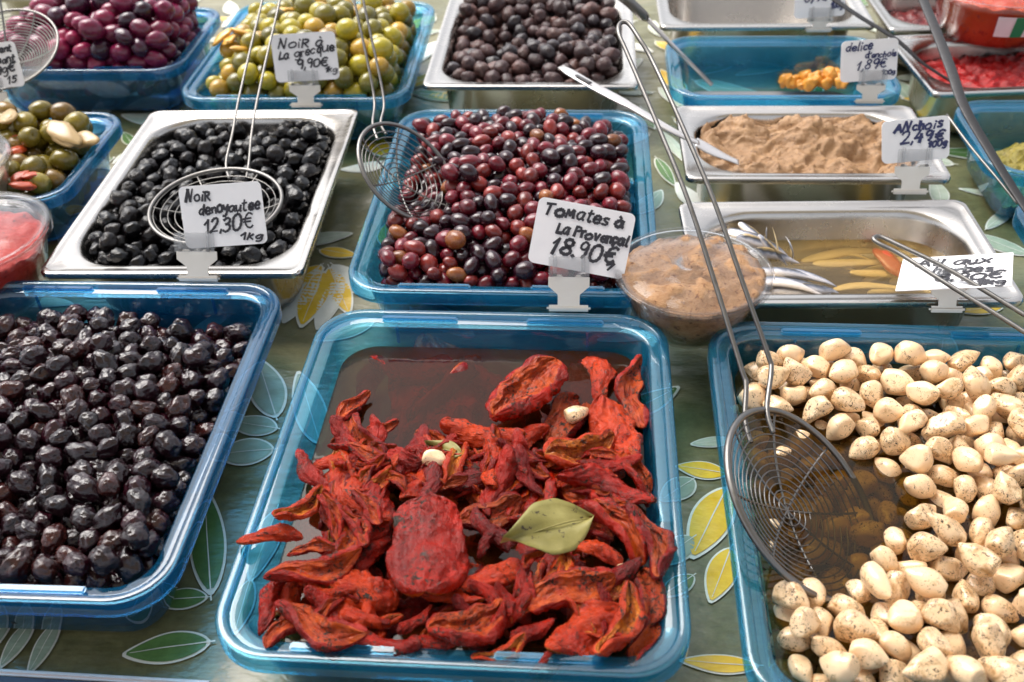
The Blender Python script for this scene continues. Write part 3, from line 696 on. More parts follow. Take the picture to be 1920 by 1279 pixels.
def tomato_variant(kind, k, mi):
    key = (kind, k, mi)
    if key not in TV:
        p = {'strip': (1.2+.35*(k % 3), (.8, -1.2, 1.5, -.5)[k % 4], .135+.02*(k % 3), 1.1*(-1)**k), 'flat': (1.0, (.9, -.9, .5)[k % 3], .22+.03*(k % 2), .6), 'roll': (2.0, (1.2, -.8, 1.7)[k % 3], .18, .8*(-1)**k), 'dome': (.8, -.8, .31, .0, .5), 'cup': (1.5, 1.1, .27, .2)}[kind]
        me = tomato_mesh(k+{'strip': 0, 'flat': 40, 'roll': 80, 'dome': 120, 'cup': 160}[kind], *p); me.materials.append(TM[mi]); TV[key] = me  # shared by its copies
    return TV[key]
tt = TR['tom']; tg = random.Random(77)
def tsurf(x, y):
    l = W2L(tt, Vector((x, y, 0))); a = l.x/(tt.w/2); b = l.y/(tt.d/2)
    base = .050+.010*max(0, min(1, (.35-b)/.8))
    base += .010*math.exp(-((a+.75)**2/.08+(b+.15)**2/.12))+.006*math.exp(-((a-.8)**2/.06+(b+.1)**2/.3))
    return base
def put_tomato(px, py, Lpx, ang, kind, mi=None, dz=0.0, flip=None, label=None, z=None, tilt=None):
    zz = z if z is not None else tsurf(*at(px, py, .058).xy)+dz
    c, s_ = math.cos(R(ang)), math.sin(R(ang))
    a = at(px-c*Lpx/2, py+s_*Lpx/2, zz); b = at(px+c*Lpx/2, py-s_*Lpx/2, zz)
    ax = b-a; L_ = ax.length; yaw = math.atan2(ax.y, ax.x)
    mi = tg.choices([0, 1, 2], [5, 3, 2])[0] if mi is None else mi
    me = tomato_variant(kind, tg.randrange(6 if kind in ('strip', 'flat', 'roll') else 2), mi)
    o = bpy.data.objects.new('dried_tomato', me); COL.objects.link(o)
    fl = tg.random() < .55 if flip is None else flip
    rx = (math.pi if fl else 0)+tg.uniform(-.45, .45); ry = tg.uniform(-.16, .16) if tilt is None else tilt
    o.rotation_euler = Euler((0, 0, yaw)).to_matrix().to_4x4().to_euler()
    o.matrix_world = Matrix.Translation((a+b)/2) @ Matrix.Rotation(yaw, 4, 'Z') @ Matrix.Rotation(ry, 4, 'Y') @ Matrix.Rotation(rx, 4, 'X') @ Matrix.Diagonal((L_, L_, L_, 1))
    l = W2L(tt, (a+b)/2); nm = {'strip': 'narrow curled', 'flat': 'broad flattened', 'roll': 'tightly rolled', 'dome': 'domed', 'cup': 'cupped'}[kind]
    cl = ['red', 'orange red', 'dark red'][mi]
    tag(o, label or f'{nm} {cl} dried tomato, {zone(tt, l.x, l.y)}, tomato tray', 'tomato', 'sun-dried tomatoes')
    return o
# under layers
for i in range(150):
    hw, hd = tt.w/2-.045, tt.d/2-.045
    x, y = tg.uniform(-hw, hw), tg.uniform(-hd, hd); p = L2W(tt, x, y, .04)
    v = p-CAM; z_ = v.dot(FWD); px, py = CX+v.dot(RT)/z_*FPX, CY+v.dot(DN)/z_*FPX
    inoil = py < 850 and 600 < px < 1000
    if inoil and tg.random() < .6: continue
    if py < 720 and px < 1050 or py > 1205: continue
    z = tg.uniform(.016, .026) if inoil else tsurf(p.x, p.y)-tg.uniform(.010, .028)
    put_tomato(px, py, tg.uniform(120, 185), tg.uniform(0, 180), tg.choice(['strip', 'flat', 'roll', 'strip']), z=z)
put_tomato(772, 692, 165, -2, 'flat', 0, z=.036, flip=True, tilt=.02, label='smooth red dried tomato sunk in the oil by the back wall')
put_tomato(868, 742, 130, 80, 'flat', 1, z=.026); put_tomato(740, 808, 170, 30, 'roll', 0, z=.024); put_tomato(690, 720, 120, 60, 'strip', 2, z=.02)
TOM = [(985, 745, 190, 42, 'cup', 0, .012), (905, 812, 190, -6, 'roll', 1, .008), (1112, 700, 130, 105, 'strip', 1, .002), (1190, 745, 150, 96, 'strip', 0, .0), (1160, 815, 165, 118, 'flat', 1, .004), (1060, 790, 150, 60, 'flat', 2, 0),
       (655, 780, 130, 55, 'strip', 0, .0), (585, 875, 120, -58, 'strip', 0, .008), (640, 905, 120, 85, 'flat', 1, .004), (725, 880, 160, 10, 'flat', 0, .004), (780, 905, 120, 60, 'roll', 1, .004), (900, 890, 170, 2, 'flat', 2, .004), (985, 900, 140, 40, 'strip', 0, .0), (1085, 850, 170, 18, 'cup', 1, .006), (1195, 880, 140, -70, 'strip', 0, .006),
       (505, 1000, 150, 8, 'strip', 1, .012), (560, 955, 140, 35, 'roll', 1, .010), (640, 985, 140, -48, 'strip', 0, .008), (705, 955, 140, 80, 'flat', 0, .006), (1140, 918, 230, -12, 'strip', 0, .010), (1150, 985, 210, -36, 'roll', 0, .008), (920, 965, 150, 20, 'flat', 2, .002), (1000, 930, 120, 70, 'strip', 0, .0),
       (590, 1070, 230, 15, 'strip', 0, .008), (915, 1078, 180, 15, 'flat', 1, .006), (1115, 1025, 140, -18, 'roll', 1, .010), (1218, 1030, 190, -62, 'strip', 2, .004), (690, 1040, 130, 50, 'roll', 0, .004),
       (665, 1108, 190, -16, 'cup', 1, .006), (850, 1120, 140, -6, 'strip', 1, .006), (1070, 1108, 200, 14, 'flat', 0, .010), (1150, 1100, 120, 62, 'strip', 1, .006), (980, 1130, 150, 30, 'roll', 0, .002),
       (600, 1180, 230, -24, 'strip', 0, .008), (715, 1205, 180, -14, 'roll', 0, .006), (880, 1180, 200, 22, 'cup', 0, .006), (990, 1195, 130, 40, 'strip', 0, .004), (1095, 1185, 190, 28, 'flat', 1, .008), (1162, 1180, 180, 68, 'roll', 1, .008), (505, 1130, 140, 62, 'strip', 0, .004), (535, 1180, 130, 48, 'flat', 0, .004), (800, 1215, 150, 10, 'strip', 0, .002), (940, 1228, 140, 22, 'roll', 1, .004), (1055, 1225, 170, 34, 'strip', 0, .004), (1208, 1120, 180, 82, 'strip', 2, .004), (1205, 1200, 140, 75, 'strip', 0, .0), (640, 1205, 140, 5, 'flat', 1, .004), (545, 1110, 140, 75, 'roll', 1, .002)]
for t_ in TOM: put_tomato(t_[0], t_[1], t_[2]*.86, t_[3], t_[4], t_[5], t_[6])
for i in range(240):
    hw, hd = tt.w/2-.04, tt.d/2-.04; x, y = tg.uniform(-hw, hw), tg.uniform(-hd, hd*.30); p = L2W(tt, x, y, .05)
    v = p-CAM; z_ = v.dot(FWD); px, py = CX+v.dot(RT)/z_*FPX, CY+v.dot(DN)/z_*FPX
    if abs(px-802) < 110 and abs(py-1035) < 120 or abs(px-1010) < 90 and abs(py-985) < 70: continue
    put_tomato(px, py, tg.uniform(60, 125), tg.uniform(0, 180), tg.choice(['strip', 'roll', 'strip']), None, tg.uniform(.0, .010), tilt=tg.uniform(-.3, .3))
put_tomato(802, 1035, 195, 88, 'dome', 0, .012, flip=True, tilt=.05, label='big domed wrinkled red tomato left of the bay leaf')
# cloves and the leaf lying on the tomatoes
def lone_clove(px, py, Lpx, ang, z, mi, label, k):
    q, f = clove(k); me = mesh('garlic_clove', q, f); me.materials.append(ms_g[mi]); o = link('garlic_clove', me); s_ = Lpx*mpp(at(px, py, z))/2.5
    o.matrix_world = Matrix.Translation(at(px, py, z)) @ Matrix.Rotation(R(ang), 4, 'Z') @ Matrix.Diagonal((s_, s_, s_, 1)); tag(o, label, 'garlic', 'garlic cloves among the tomatoes')
ms_g = ms
lone_clove(1081, 778, 54, 20, .064, 1, 'speckled garlic clove lying on the tomatoes beside the oil', 31)
lone_clove(815, 858, 54, -10, .066, 0, 'pale garlic clove on the tomatoes at the edge of the oil', 32)
lone_clove(1166, 1072, 44, 80, .066, 0, 'small garlic clove half hidden below the bay leaf', 33)
def bay(px0, py0, px1, py1, z0, z1, wpx, label, seed=0):
    a = at(px0, py0, z0); b = at(px1, py1, z1); ax = (b-a); L_ = ax.length; ax.normalize(); n_ = (Vector((0, -.35, 1))).normalized(); sd_ = n_.cross(ax).normalized(); n_ = ax.cross(sd_)
    wd = wpx*mpp(a)/2; V = []; F = []; nu, nv = 24, 10
    for side in (0, 1):
        for i in range(nu+1):
            t = i/nu; ww = wd*max(0, math.sin(math.pi*t**.8))**1.25*(1+.08*noise.noise(Vector((t*6, seed, 2))))+.0002
            for j in range(nv+1):
                v = 2*j/nv-1
                p = a+ax*(t*L_)+sd_*(v*ww)+n_*(.0045*abs(v)+.002*math.sin(t*4+v*3)+.0006*noise.noise(Vector((t*8, v*4, seed)))-side*.0006-.0007*math.exp(-(v/.08)**2)); V.append(p)
    s0 = (nu+1)*(nv+1)
    for i in range(nu):
        for j in range(nv):
            q = i*(nv+1)+j; F.append((q, q+1, q+nv+2, q+nv+1)); F.append((s0+q, s0+q+nv+1, s0+q+nv+2, s0+q+1))
    bd = [i*(nv+1) for i in range(nu+1)]; be = [i*(nv+1)+nv for i in range(nu+1)]
    for i in range(nu): F.append((bd[i], bd[i+1], s0+bd[i+1], s0+bd[i])); F.append((be[i+1], be[i], s0+be[i], s0+be[i+1]))
    s = M('bay_leaf_skin'); v = s.coords()
    col = s.mix(s.ramp(s.noise(45, 4, vec=v), [(.35, (0, 0, 0)), (.65, (1, 1, 1))]), srgb(152, 142, 80), srgb(124, 116, 56))
    col = s.mix(s.ramp(s.noise(140, 4, .6, vec=v), [(.60, (0, 0, 0)), (.64, (1, 1, 1))]), col, srgb(58, 46, 22))
    m = s.pbr(col, .5, 0, s.bump(s.noise(110, 4, vec=v), .4, .0012), .03)
    o = link('bay_leaf', fixn(mesh('bay_leaf', V, F)), m)
    rb = link('midrib', tube('midrib', [a+ax*(t/12*L_)+n_*(.0006+.003*math.sin(t/12*5)) for t in range(13)], .0005, 6), m, o); rb.matrix_parent_inverse = Matrix()
    tag(o, label, 'leaf')
bay(1110, 972, 940, 1014, .072, .080, 112, 'olive green bay leaf lying on the dried tomatoes')
bay(870, 858, 800, 835, .064, .062, 40, 'small yellowish bay leaf piece behind the pale garlic clove', 3)

# ------------------------------------------------------------------ pastes
def paste(name, t, surf, mat, label, cat, amp=.006, sc=45, seed=1, chunk=.0, a0=-1, a1=1):
    hw, hd = t.w/2-t.wall+.001, t.d/2-t.wall+.001; nx, ny = 110, 80; V = []; F = []
    for j in range(ny+1):
        for i in range(nx+1):
            x = (2*i/nx-1)*hw; y = (2*j/ny-1)*hd
            ax = max(abs(x)-(hw-t.cr), 0); ay = max(abs(y)-(hd-t.cr), 0); dd = math.hypot(ax, ay)
            if dd > t.cr:
                k = t.cr/dd; x = math.copysign(hw-t.cr+ax*k, x) if ax else x; y = math.copysign(hd-t.cr+ay*k, y) if ay else y
            z = surf(x/(t.w/2), y/(t.d/2))
            q = Vector((x*sc, y*sc*1.2, seed))
            q = q+Vector((noise.noise(q*.6), noise.noise(q*.6+Vector((5, 2, 0))), 0))*.8
            z += amp*noise.noise(q)+amp*.5*noise.noise(q*2.3)+amp*.28*noise.noise(q*5.1)+amp*.15*noise.noise(q*11)
            if chunk:
                ce = noise.voronoi(q*.9)[0]; z += chunk*(ce[1]-ce[0]-.3)
            dx = amp*.6*noise.noise(q*1.7+Vector((9, 0, 0))); V.append((x+dx, y+dx*.5, z))
    for j in range(ny):
        for i in range(nx):
            q = j*(nx+1)+i; F.append((q, q+1, q+nx+2, q+nx+1))
    o = link(name, mesh(name, V, F), mat); o.location = (t.c.x, t.c.y, 0); o.rotation_euler = (0, 0, t.rot); tag(o, label, cat); return o
def paste_mat(name, a, b, c, rough=.45, sc=60, bump=.5, coat=.1):
    s = M(name); v = s.coords()
    col = s.mix(s.ramp(s.noise(sc, 6, .65, vec=v), [(.3, (0, 0, 0)), (.7, (1, 1, 1))]), a, b)
    col = s.mix(s.ramp(s.noise(sc*4, 4, .6, vec=v), [(.58, (0, 0, 0)), (.68, (1, 1, 1))]), col, c)
    return s.pbr(col, s.ramp(s.noise(sc*2, 3, vec=v), [(.3, (rough*.6,)*3), (.7, (rough*1.4,)*3)]), 0, s.bump(s.noise(sc*5, 6, .7, vec=v), bump, .0025), coat)
g_ = lambda a, b, ca, cb, sa, sb: math.exp(-((a-ca)**2/sa+(b-cb)**2/sb))
PB = paste_mat('anchovy_paste_brown', srgb(168, 130, 90), srgb(138, 102, 66), srgb(106, 74, 44), .45, 60, .7, .1)
paste('anchovy_paste', TR['pas'], lambda a, b: ZR-.016+.016*g_(a, b, -.45, .55, .05, .12)+.020*g_(a, b, .12, .5, .06, .15)+.014*g_(a, b, .62, .5, .08, .2)+.008*g_(a, b, -.8, .2, .03, .3)-.014*g_(a, b, .52, -.25, .025, .2), PB, 'lumpy brown anchovy paste filling the small steel tray', 'paste', .0075, 52, 2, .006)
PR = paste_mat('pepper_red', srgb(172, 8, 10), srgb(124, 5, 8), srgb(186, 34, 14), .4, 70, .6, .1)
paste('pepper_spread', TR['pep'], lambda a, b: ZR-.024+.012*g_(a, b, .5, .2, .3, .3), PR, 'glossy bright red pepper spread in the back right steel tray', 'spread', .005, 80, 5, .004)
PRD = paste_mat('pepper_dark', srgb(120, 16, 16), srgb(80, 14, 14), srgb(60, 16, 12), .3, 60, .5, .2)
paste('pepper_strips', TR['bck'], lambda a, b: ZR-.030, PRD, 'dark red peppers in the shaded steel tray at the back', 'peppers', .006, 50, 7, .004)
PY = paste_mat('green_paste', srgb(150, 132, 36), srgb(116, 106, 26), srgb(88, 74, 22), .5, 70, .6)
paste('olive_paste', TR['yel'], lambda a, b: .012+.058*g_(a, b, -.18, -.05, .30, .5), PY, 'crumbly yellow green paste heaped in the right edge blue tray', 'paste', .007, 60, 8, .006)

# orange chunks left in the blue tray
s = M('orange_chunk_flesh'); v = s.rnd_vec()
OC = s.pbr(s.mix(s.noise(1.5, 4, vec=v), srgb(196, 122, 26), srgb(222, 158, 60)), .35, 0, s.bump(s.noise(3, 4, vec=v), .3, .003), .2)
cg = random.Random(9); chm = []
for k in range(4):
    q, f = olive_shape(k+60, 1.3, .45, .1, 0, .1); me = mesh('orange_chunk', q, f); me.materials.append(OC); chm.append(me)
for i in range(34):
    px = cg.triangular(1455, 1600, 1545); py = cg.uniform(144, 160)-8*(px > 1530)*cg.random(); z = .026+.020*max(0, (px-1480)/100)*cg.random()
    o = bpy.data.objects.new('orange_chunk', chm[i % 4]); COL.objects.link(o); p = at(px, py, z); o.location = p; o.rotation_euler = (cg.uniform(0, 6), cg.uniform(0, 6), cg.uniform(0, 6)); o.scale = (cg.uniform(.005, .0085),)*3
    tag(o, 'small orange yellow chunk ' + ('heaped at the tag in' if px > 1540 else 'strewn along') + ' the nearly empty blue tray', 'chunk', 'orange chunks in the nearly empty tray')
s = M('milky_brine'); brine = s.pbr(s.mix(s.noise(30, 4), srgb(150, 146, 150), srgb(196, 186, 176)), .12, 0, None, .3)
tD = TR['del']; P = rrect(tD.w/2-.028, tD.d/2-.028, .02)
o = link('milky_juice', mesh('milky_juice', [(x, y, 0) for x, y in P], [tuple(range(len(P)))], False), brine); o.location = (tD.c.x, tD.c.y, .0105); o.rotation_euler = (0, 0, tD.rot); tag(o, 'thin milky juice on the floor of the nearly empty blue tray', 'juice')

# pepper, carrot and garlic pieces among the olives at the left edge and in the green olives
def piece(name, me, px, py, z, sc, label, cat, group=None, rot=None, g=cg):
    o = bpy.data.objects.new(name, me); COL.objects.link(o); o.location = at(px, py, z)
    o.rotation_euler = rot or (g.uniform(-.5, .5), g.uniform(-.5, .5), g.uniform(0, 6)); o.scale = sc; tag(o, label, cat, group); return o
s = M('red_pepper_flesh'); RP = s.pbr(s.mix(s.noise(2, 4, vec=s.rnd_vec()), srgb(160, 52, 26), srgb(190, 84, 44)), .3, 0, None, .2)
s = M('pale_garlic_flesh'); PG = s.pbr(s.mix(s.noise(2, 4, vec=s.rnd_vec()), srgb(158, 130, 84), srgb(180, 152, 104)), .35, 0, None, .2)
s = M('yellow_pepper_flesh'); YP = s.pbr(s.mix(s.noise(2, 4, vec=s.rnd_vec()), srgb(206, 150, 50), srgb(224, 176, 84)), .28, 0, None, .3)
def lump(k, m, nm, el=1.5, flat=.5):
    q, f = olive_shape(k, el, .3, .06, 0, .15); q = q*np.array([1, 1, flat]); me = mesh(nm, q, f); me.materials.append(m); return me
lr = [lump(70+i, RP, 'pepper_piece') for i in range(3)]; lg = [lump(80+i, PG, 'garlic_slice', 1.8, .45) for i in range(3)]; ly = [lump(90+i, YP, 'pepper_piece', 1.6, .4) for i in range(3)]
for i, (px, py, sx) in enumerate([(35, 332, .008), (58, 330, .008), (42, 348, .009), (28, 283, .008), (20, 270, .008)]): piece('pepper_piece', lr[i % 3], px, py, .075, (sx,)*3, 'small orange red pepper piece among the pitted green olives', 'pepper', 'pepper pieces among the pitted olives')
piece('garlic_slice', lg[0], 122, 252, .087, (.015, .015, .012), 'long pale slice across the pitted green olives', 'garlic', None, (.2, .3, -.55)); piece('garlic_slice', lg[1], 15, 218, .098, (.012,)*3, 'pale yellow slice on top of the pitted olives', 'garlic'); piece('garlic_slice', lg[2], 158, 262, .078, (.012,)*3, 'small pale slice by the rim of the pitted olive tray', 'garlic')
for i, (px, py) in enumerate([(430, 75), (450, 92), (530, 20), (455, 62), (640, 70), (415, 70), (560, 45), (700, 75)]): piece('pepper_piece', ly[i % 3], px, py, .094, (.011,)*3, 'golden pepper slice tucked between the big green olives', 'pepper', 'golden pepper slices among the green olives')

# ------------------------------------------------------------------ anchovies
s = M('anchovy_skin'); tc = s.n('ShaderNodeTexCoord'); sp = s.n('ShaderNodeSeparateXYZ'); s.l(tc.outputs['Object'], sp.inputs[0])
yy = s.n('ShaderNodeMapRange'); yy.inputs[1].default_value = -.13; yy.inputs[2].default_value = .13; s.l(sp.outputs['Y'], yy.inputs[0])
wob = s.n('ShaderNodeMath', operation='ADD'); nz_ = s.n('ShaderNodeMath', operation='MULTIPLY_ADD'); nz_.inputs[1].default_value = .30; nz_.inputs[2].default_value = -.15
s.l(s.noise(9, 4, vec=s.rnd_vec()), nz_.inputs[0]); s.l(yy.outputs[0], wob.inputs[0]); s.l(nz_.outputs[0], wob.inputs[1])
col = s.ramp(wob.outputs[0], [(0, srgb(214, 190, 156)), (.28, srgb(226, 212, 200)), (.52, srgb(208, 204, 208)), (.66, srgb(120, 124, 138)), (.80, srgb(60, 58, 56)), (1, srgb(168, 142, 96))])
AS = s.pbr(col, .25, .15, s.bump(s.noise(26, 4, vec=s.rnd_vec()), .3, .002), .3)
s = M('anchovy_flesh'); AF = s.pbr(s.mix(s.noise(7, 4, vec=s.rnd_vec(), stretch=(1, 5, 5)), srgb(206, 178, 128), srgb(228, 206, 164)), .35, 0, s.bump(s.noise(14, 4, vec=s.rnd_vec(), stretch=(.6, 4, 4)), .4, .002), .2)
def fish(k, bend=.6, m=None, width=.105):
    V = []; F = []; nu, ns = 40, 14
    for i in range(nu+1):
        t = i/nu; wv = width*(math.sin(math.pi*min(1, t**.75))**.6*(1-.55*t)+.015) if 0 < t < 1 else .004
        hh = wv*.42*(1+.2*noise.noise(Vector((t*6, k, 0))))
        for j in range(ns):
            a = 2*math.pi*j/ns; y = wv*math.cos(a); z = hh*math.sin(a)*(1.0 if math.sin(a) > 0 else .6)
            x = t-.5; th = x*bend; Rb = 1/bend
            y += .03*math.sin(x*5+k)
            V.append(((Rb-z)*math.sin(th), y, Rb*0+(Rb-(Rb-z)*math.cos(th)) if True else z))
    for i in range(nu):
        for j in range(ns): F.append((i*ns+j, i*ns+(j+1) % ns, (i+1)*ns+(j+1) % ns, (i+1)*ns+j))
    F.append(tuple(range(ns))); F.append(tuple(nu*ns+j for j in range(ns)))
    me = fixn(mesh('anchovy_fillet', V, F)); me.materials.append(m); return me
FS = [fish(k, b, AS, .14) for k, b in enumerate((-.7, -.4, .5, -.9))]; FF = [fish(k+7, b, AF, .085) for k, b in enumerate((-.5, .4, -.3))]
def put_fish(p0, p1, z0, z1, me, label, roll=0, group='anchovy fillets'):
    a = at(*p0, z0); b = at(*p1, z1); ax = (b-a); L_ = ax.length; ax.normalize(); up = Vector((0, 0, 1)); sd_ = up.cross(ax).normalized(); up = ax.cross(sd_)
    mt = Matrix((( ax.x, sd_.x, up.x, 0), (ax.y, sd_.y, up.y, 0), (ax.z, sd_.z, up.z, 0), (0, 0, 0, 1)))
    o = bpy.data.objects.new('anchovy_fillet', me); COL.objects.link(o)
    o.matrix_world = Matrix.Translation((a+b)/2) @ mt @ Matrix.Rotation(roll, 4, 'X') @ Matrix.Diagonal((L_, L_, L_, 1)); tag(o, label, 'anchovy', group)
put_fish((1400, 500), (1575, 528), .056, .050, FS[0], 'silvery anchovy fillet curving right, uppermost of the front pile')
put_fish((1395, 515), (1570, 552), .054, .046, FS[1], 'silvery anchovy fillet with dark back along the front rim', .3)
put_fish((1410, 545), (1540, 555), .052, .046, FS[3], 'pale anchovy fillet lowest against the front rim', .2)
put_fish((1390, 530), (1520, 560), .048, .046, FS[2], 'anchovy fillet mostly hidden by the tub at the front rim', .5)
put_fish((1430, 480), (1440, 425), .046, .066, FS[1], 'anchovy tail standing up against the back wall, left one', 1.2)
put_fish((1462, 492), (1452, 425), .046, .070, FF[0], 'tan anchovy piece standing up against the back wall', 1.0)
put_fish((1490, 495), (1478, 440), .044, .062, FS[3], 'dark tipped anchovy piece standing beside the tan one', .9)
put_fish((1360, 425), (1480, 478), .060, .050, FS[0], 'anchovy fillet sloping behind the clear tub', .4)
put_fish((1385, 420), (1450, 470), .060, .052, FS[2], 'slim anchovy fillet beside the tub lid', .2)
for i in range(12):
    x_ = cg.uniform(1470, 1760); y_ = cg.uniform(472, 548); l_ = cg.uniform(60, 90); a2 = cg.uniform(-.25, .25)
    put_fish((x_-l_, y_+l_*a2), (x_+l_, y_-l_*a2), .012+.008*cg.random(), .012+.008*cg.random(), FF[i % 3], 'tan anchovy fillet lying deepest in the yellow oil', cg.uniform(-.3, .3), 'anchovy fillets deep in the oil')
for i, (a_, b_) in enumerate([((1500, 478), (1690, 470)), ((1520, 500), (1700, 492)), ((1560, 540), (1720, 535)), ((1640, 480), (1800, 500)), ((1590, 515), (1760, 520)), ((1680, 540), (1830, 530)), ((1540, 470), (1640, 485))]):
    put_fish(a_, b_, .030-.003*(i % 3), .030-.002*(i % 2), FF[i % 3], f'tan anchovy fillet sunk in the oil, {["rearmost", "second from the back", "nearest the front rim", "by the tag top", "in the middle", "below the tag", "short one at the back wall"][i]}')
for i, (a_, b_, z1, z2, k) in enumerate([((1405, 520), (1560, 545), .060, .052, 3), ((1420, 505), (1530, 520), .060, .054, 1), ((1445, 540), (1580, 548), .056, .048, 0), ((1380, 445), (1470, 470), .064, .055, 3), ((1405, 470), (1500, 490), .058, .052, 2), ((1420, 440), (1475, 500), .066, .050, 1)]):
    put_fish(a_, b_, z1, z2, FS[k], f'silvery anchovy fillet in the pile beside the tub, {["lying lower right", "crossing the upper one", "tip at the front rim", "rearmost", "in the middle", "steepest"][i]}', .3*i)
piece('pepper_piece', lr[0], 1668, 492, .036, (.016, .010, .008), 'red pepper piece sunk in the anchovy oil', 'pepper')

# ------------------------------------------------------------------ wire skimmers
def ringpts(C, U, Vv, n=64, rad=1.0, off=None):
    return [C+(off or Vector())+U*(rad*math.cos(2*math.pi*i/n))+Vv*(rad*math.sin(2*math.pi*i/n)) for i in range(n)]
def skimmer(label, C, U, Vv, depth, turns, wire, rimr=.0019, wr=.0013, spr=.00055, spokes=3):
    """C centre of the rim, U towards the handle, V across; wire: the bent handle wire, one length"""
    Vv = (Vv-U*(Vv.dot(U)/U.length_squared)).normalized()*U.length
    D = U.cross(Vv).normalized()
    if D.z > 0: D = -D
    e = empty('wire_skimmer', C); tag(e, label, 'skimmer', 'wire skimmers in the trays')
    link('rim', tube('rim', ringpts(C, U, Vv, 72), rimr, 10, True), MAT['wire'], e)
    bowl = lambda q: D*(depth*(1-q*q)**.8 if q < 1 else 0)
    pts = []; n = turns*40; g = random.Random(len(label))
    for i in range(n+1):
        q = .06+.92*i/n; a = 2*math.pi*turns*i/n
        pts.append(C+U*(q*math.cos(a)*(1+.01*math.sin(a*3.1)))+Vv*(q*math.sin(a))+bowl(q))
    link('spiral_wire', tube('spiral_wire', pts, spr, 6), MAT['wire'], e)
    for k in range(spokes):
        a = math.pi*k/spokes+.5; d = U*math.cos(a)+Vv*math.sin(a)
        link('cross_wire', tube('cross_wire', [C+d*(-1+2*i/24)+bowl(abs(-1+2*i/24))*1.06 for i in range(25)], .0008, 6), MAT['wire'], e)
    if wire: link('handle', tube('handle', smoothpath(wire, 8), wr, 8), MAT['wire'], e)
    return e
def wirepts(L_): return [at(*p) for p in L_]
# flat one on the black olives
C = at(405, 384, .078); sc = mpp(C); Rr = 122*sc
hb = (at(446, 308, .074)-C); hb.z = 0; U = hb.normalized()*Rr+Vector((0, 0, .004)); Vv = Vector((U.y, -U.x, 0))
skimmer('flat spiral wire skimmer lying on the black olives behind the price card', C, U, Vv, .010, 9,
        wirepts([(430, 336, .073), (424, 305, .078), (436, 250, .092), (447, 190, .108), (470, 90, .138), (492, 0, .168), (510, -90, .198), (522, -118, .207), (536, -112, .206), (541, -90, .198), (525, 0, .168), (504, 90, .138), (482, 190, .108), (472, 250, .092), (467, 303, .078), (462, 334, .073)]))
# deep one at the edge of the red olives
C = at(764, 322, .100); sc = mpp(C)
skimmer('tilted wire skimmer half buried in the left side of the red olives', C, camvec(-56, -90, 6, sc), camvec(68, -18, 76, sc), .014, 10,
        wirepts([(708, 262, .106), (699, 232, .112), (702, 190, .120), (690, 120, .145), (664, 0, .19), (648, -80, .22), (652, -96, .225), (662, -90, .222), (668, -80, .22), (681, 0, .19), (707, 120, .145), (720, 192, .120), (714, 230, .112), (724, 252, .106)]), spokes=3)
# big one in the garlic
C = at(1508, 940, .068); sc = mpp(C)
skimmer('big wire skimmer sunk in the garlic cloves, long looped handle leaning back', C, camvec(-100, -160, 38, sc), camvec(125, -45, 139, sc), .014, 13,
        wirepts([(1408, 830, .088), (1397, 785, .094), (1399, 722, .104), (1390, 690, .110), (1345, 545, .140), (1290, 375, .178), (1225, 215, .212), (1176, 100, .238), (1160, 62, .247), (1163, 44, .250), (1178, 44, .250), (1200, 75, .243), (1222, 112, .234), (1270, 215, .212), (1338, 375, .178), (1398, 545, .140), (1440, 665, .112), (1446, 695, .106), (1438, 768, .096), (1450, 812, .090)]), .0023, .0018, .00052, 4)
# one in the purple olives
C = at(8, 92, .112); sc = mpp(C)
skimmer('wire skimmer standing up in the back left corner of the purple olives', C, camvec(-12, -88, 46, sc), camvec(104, 4, -6, sc), .022, 18,
        wirepts([(12, 100, .11), (6, 40, .14), (-10, -60, .19), (-16, -66, .192), (-24, -60, .19), (-8, 40, .14), (0, 100, .11)]), .0014, .0012, .00045)
# skimmer handle coming in from the right
e = empty('looped_skimmer', at(1640, 452, .10)); tag(e, 'double wire skimmer handle with looped end lying across the garlic label', 'skimmer')
link('looped_wire', tube('looped_wire', smoothpath(wirepts([(2060, 716, .088), (1920, 622, .094), (1780, 535, .100), (1690, 478, .104), (1650, 458, .106), (1638, 448, .107), (1650, 444, .107), (1690, 462, .106), (1780, 506, .103), (1920, 590, .097), (2060, 676, .091)]), 8), .0018, 8), MAT['wire'], e)

# ------------------------------------------------------------------ spoons and handles
def bar(name, pts, wdt, thk, mat, e, tap=None):
    """a flat strip of metal following pts"""
    P = smoothpath(pts, 6); V = []; F = []; n = len(P)
    for i, p in enumerate(P):
        t = (P[min(i+1, n-1)]-P[max(i-1, 0)]).normalized(); v = (CAM-p).normalized(); u = Vector((0, 0, 1)); sd_ = t.cross(u).normalized(); nn = sd_.cross(t).normalized()
        k = wdt*(tap(i/(n-1)) if tap else 1)/2
        for a, b in ((-1, -.5), (-.8, -1), (.8, -1), (1, -.5), (1, .5), (.8, 1), (-.8, 1), (-1, .5)): V.append(p+sd_*(a*k)+nn*(b*thk/2))
    for i in range(n-1):
        for j in range(8): F.append((i*8+j, i*8+(j+1) % 8, (i+1)*8+(j+1) % 8, (i+1)*8+j))
    F.append(tuple(range(8))); F.append(tuple((n-1)*8+j for j in range(8)))
    return link(name, fixn(mesh(name, V, F)), mat, e)
e = empty('serving_spoon', at(1320, 280, .07)); tag(e, 'bright steel serving spoon with slotted handle end stuck in the brown paste', 'spoon')
bar('handle', [at(1052, 126, .116), at(1110, 160, .113), at(1180, 198, .107), at(1260, 245, .094), at(1310, 268, .082)], .0125, .0026, MAT['white_metal'], e, lambda t: .95 if .05 < t < .5 else .75 if t >= .5 else .7)
bar('blade', [at(1305, 266, .083), at(1340, 285, .074), at(1385, 305, .064)], .017, .0018, MAT['white_metal'], e, lambda t: .6+.5*math.sin(math.pi*min(1, t+.2)))
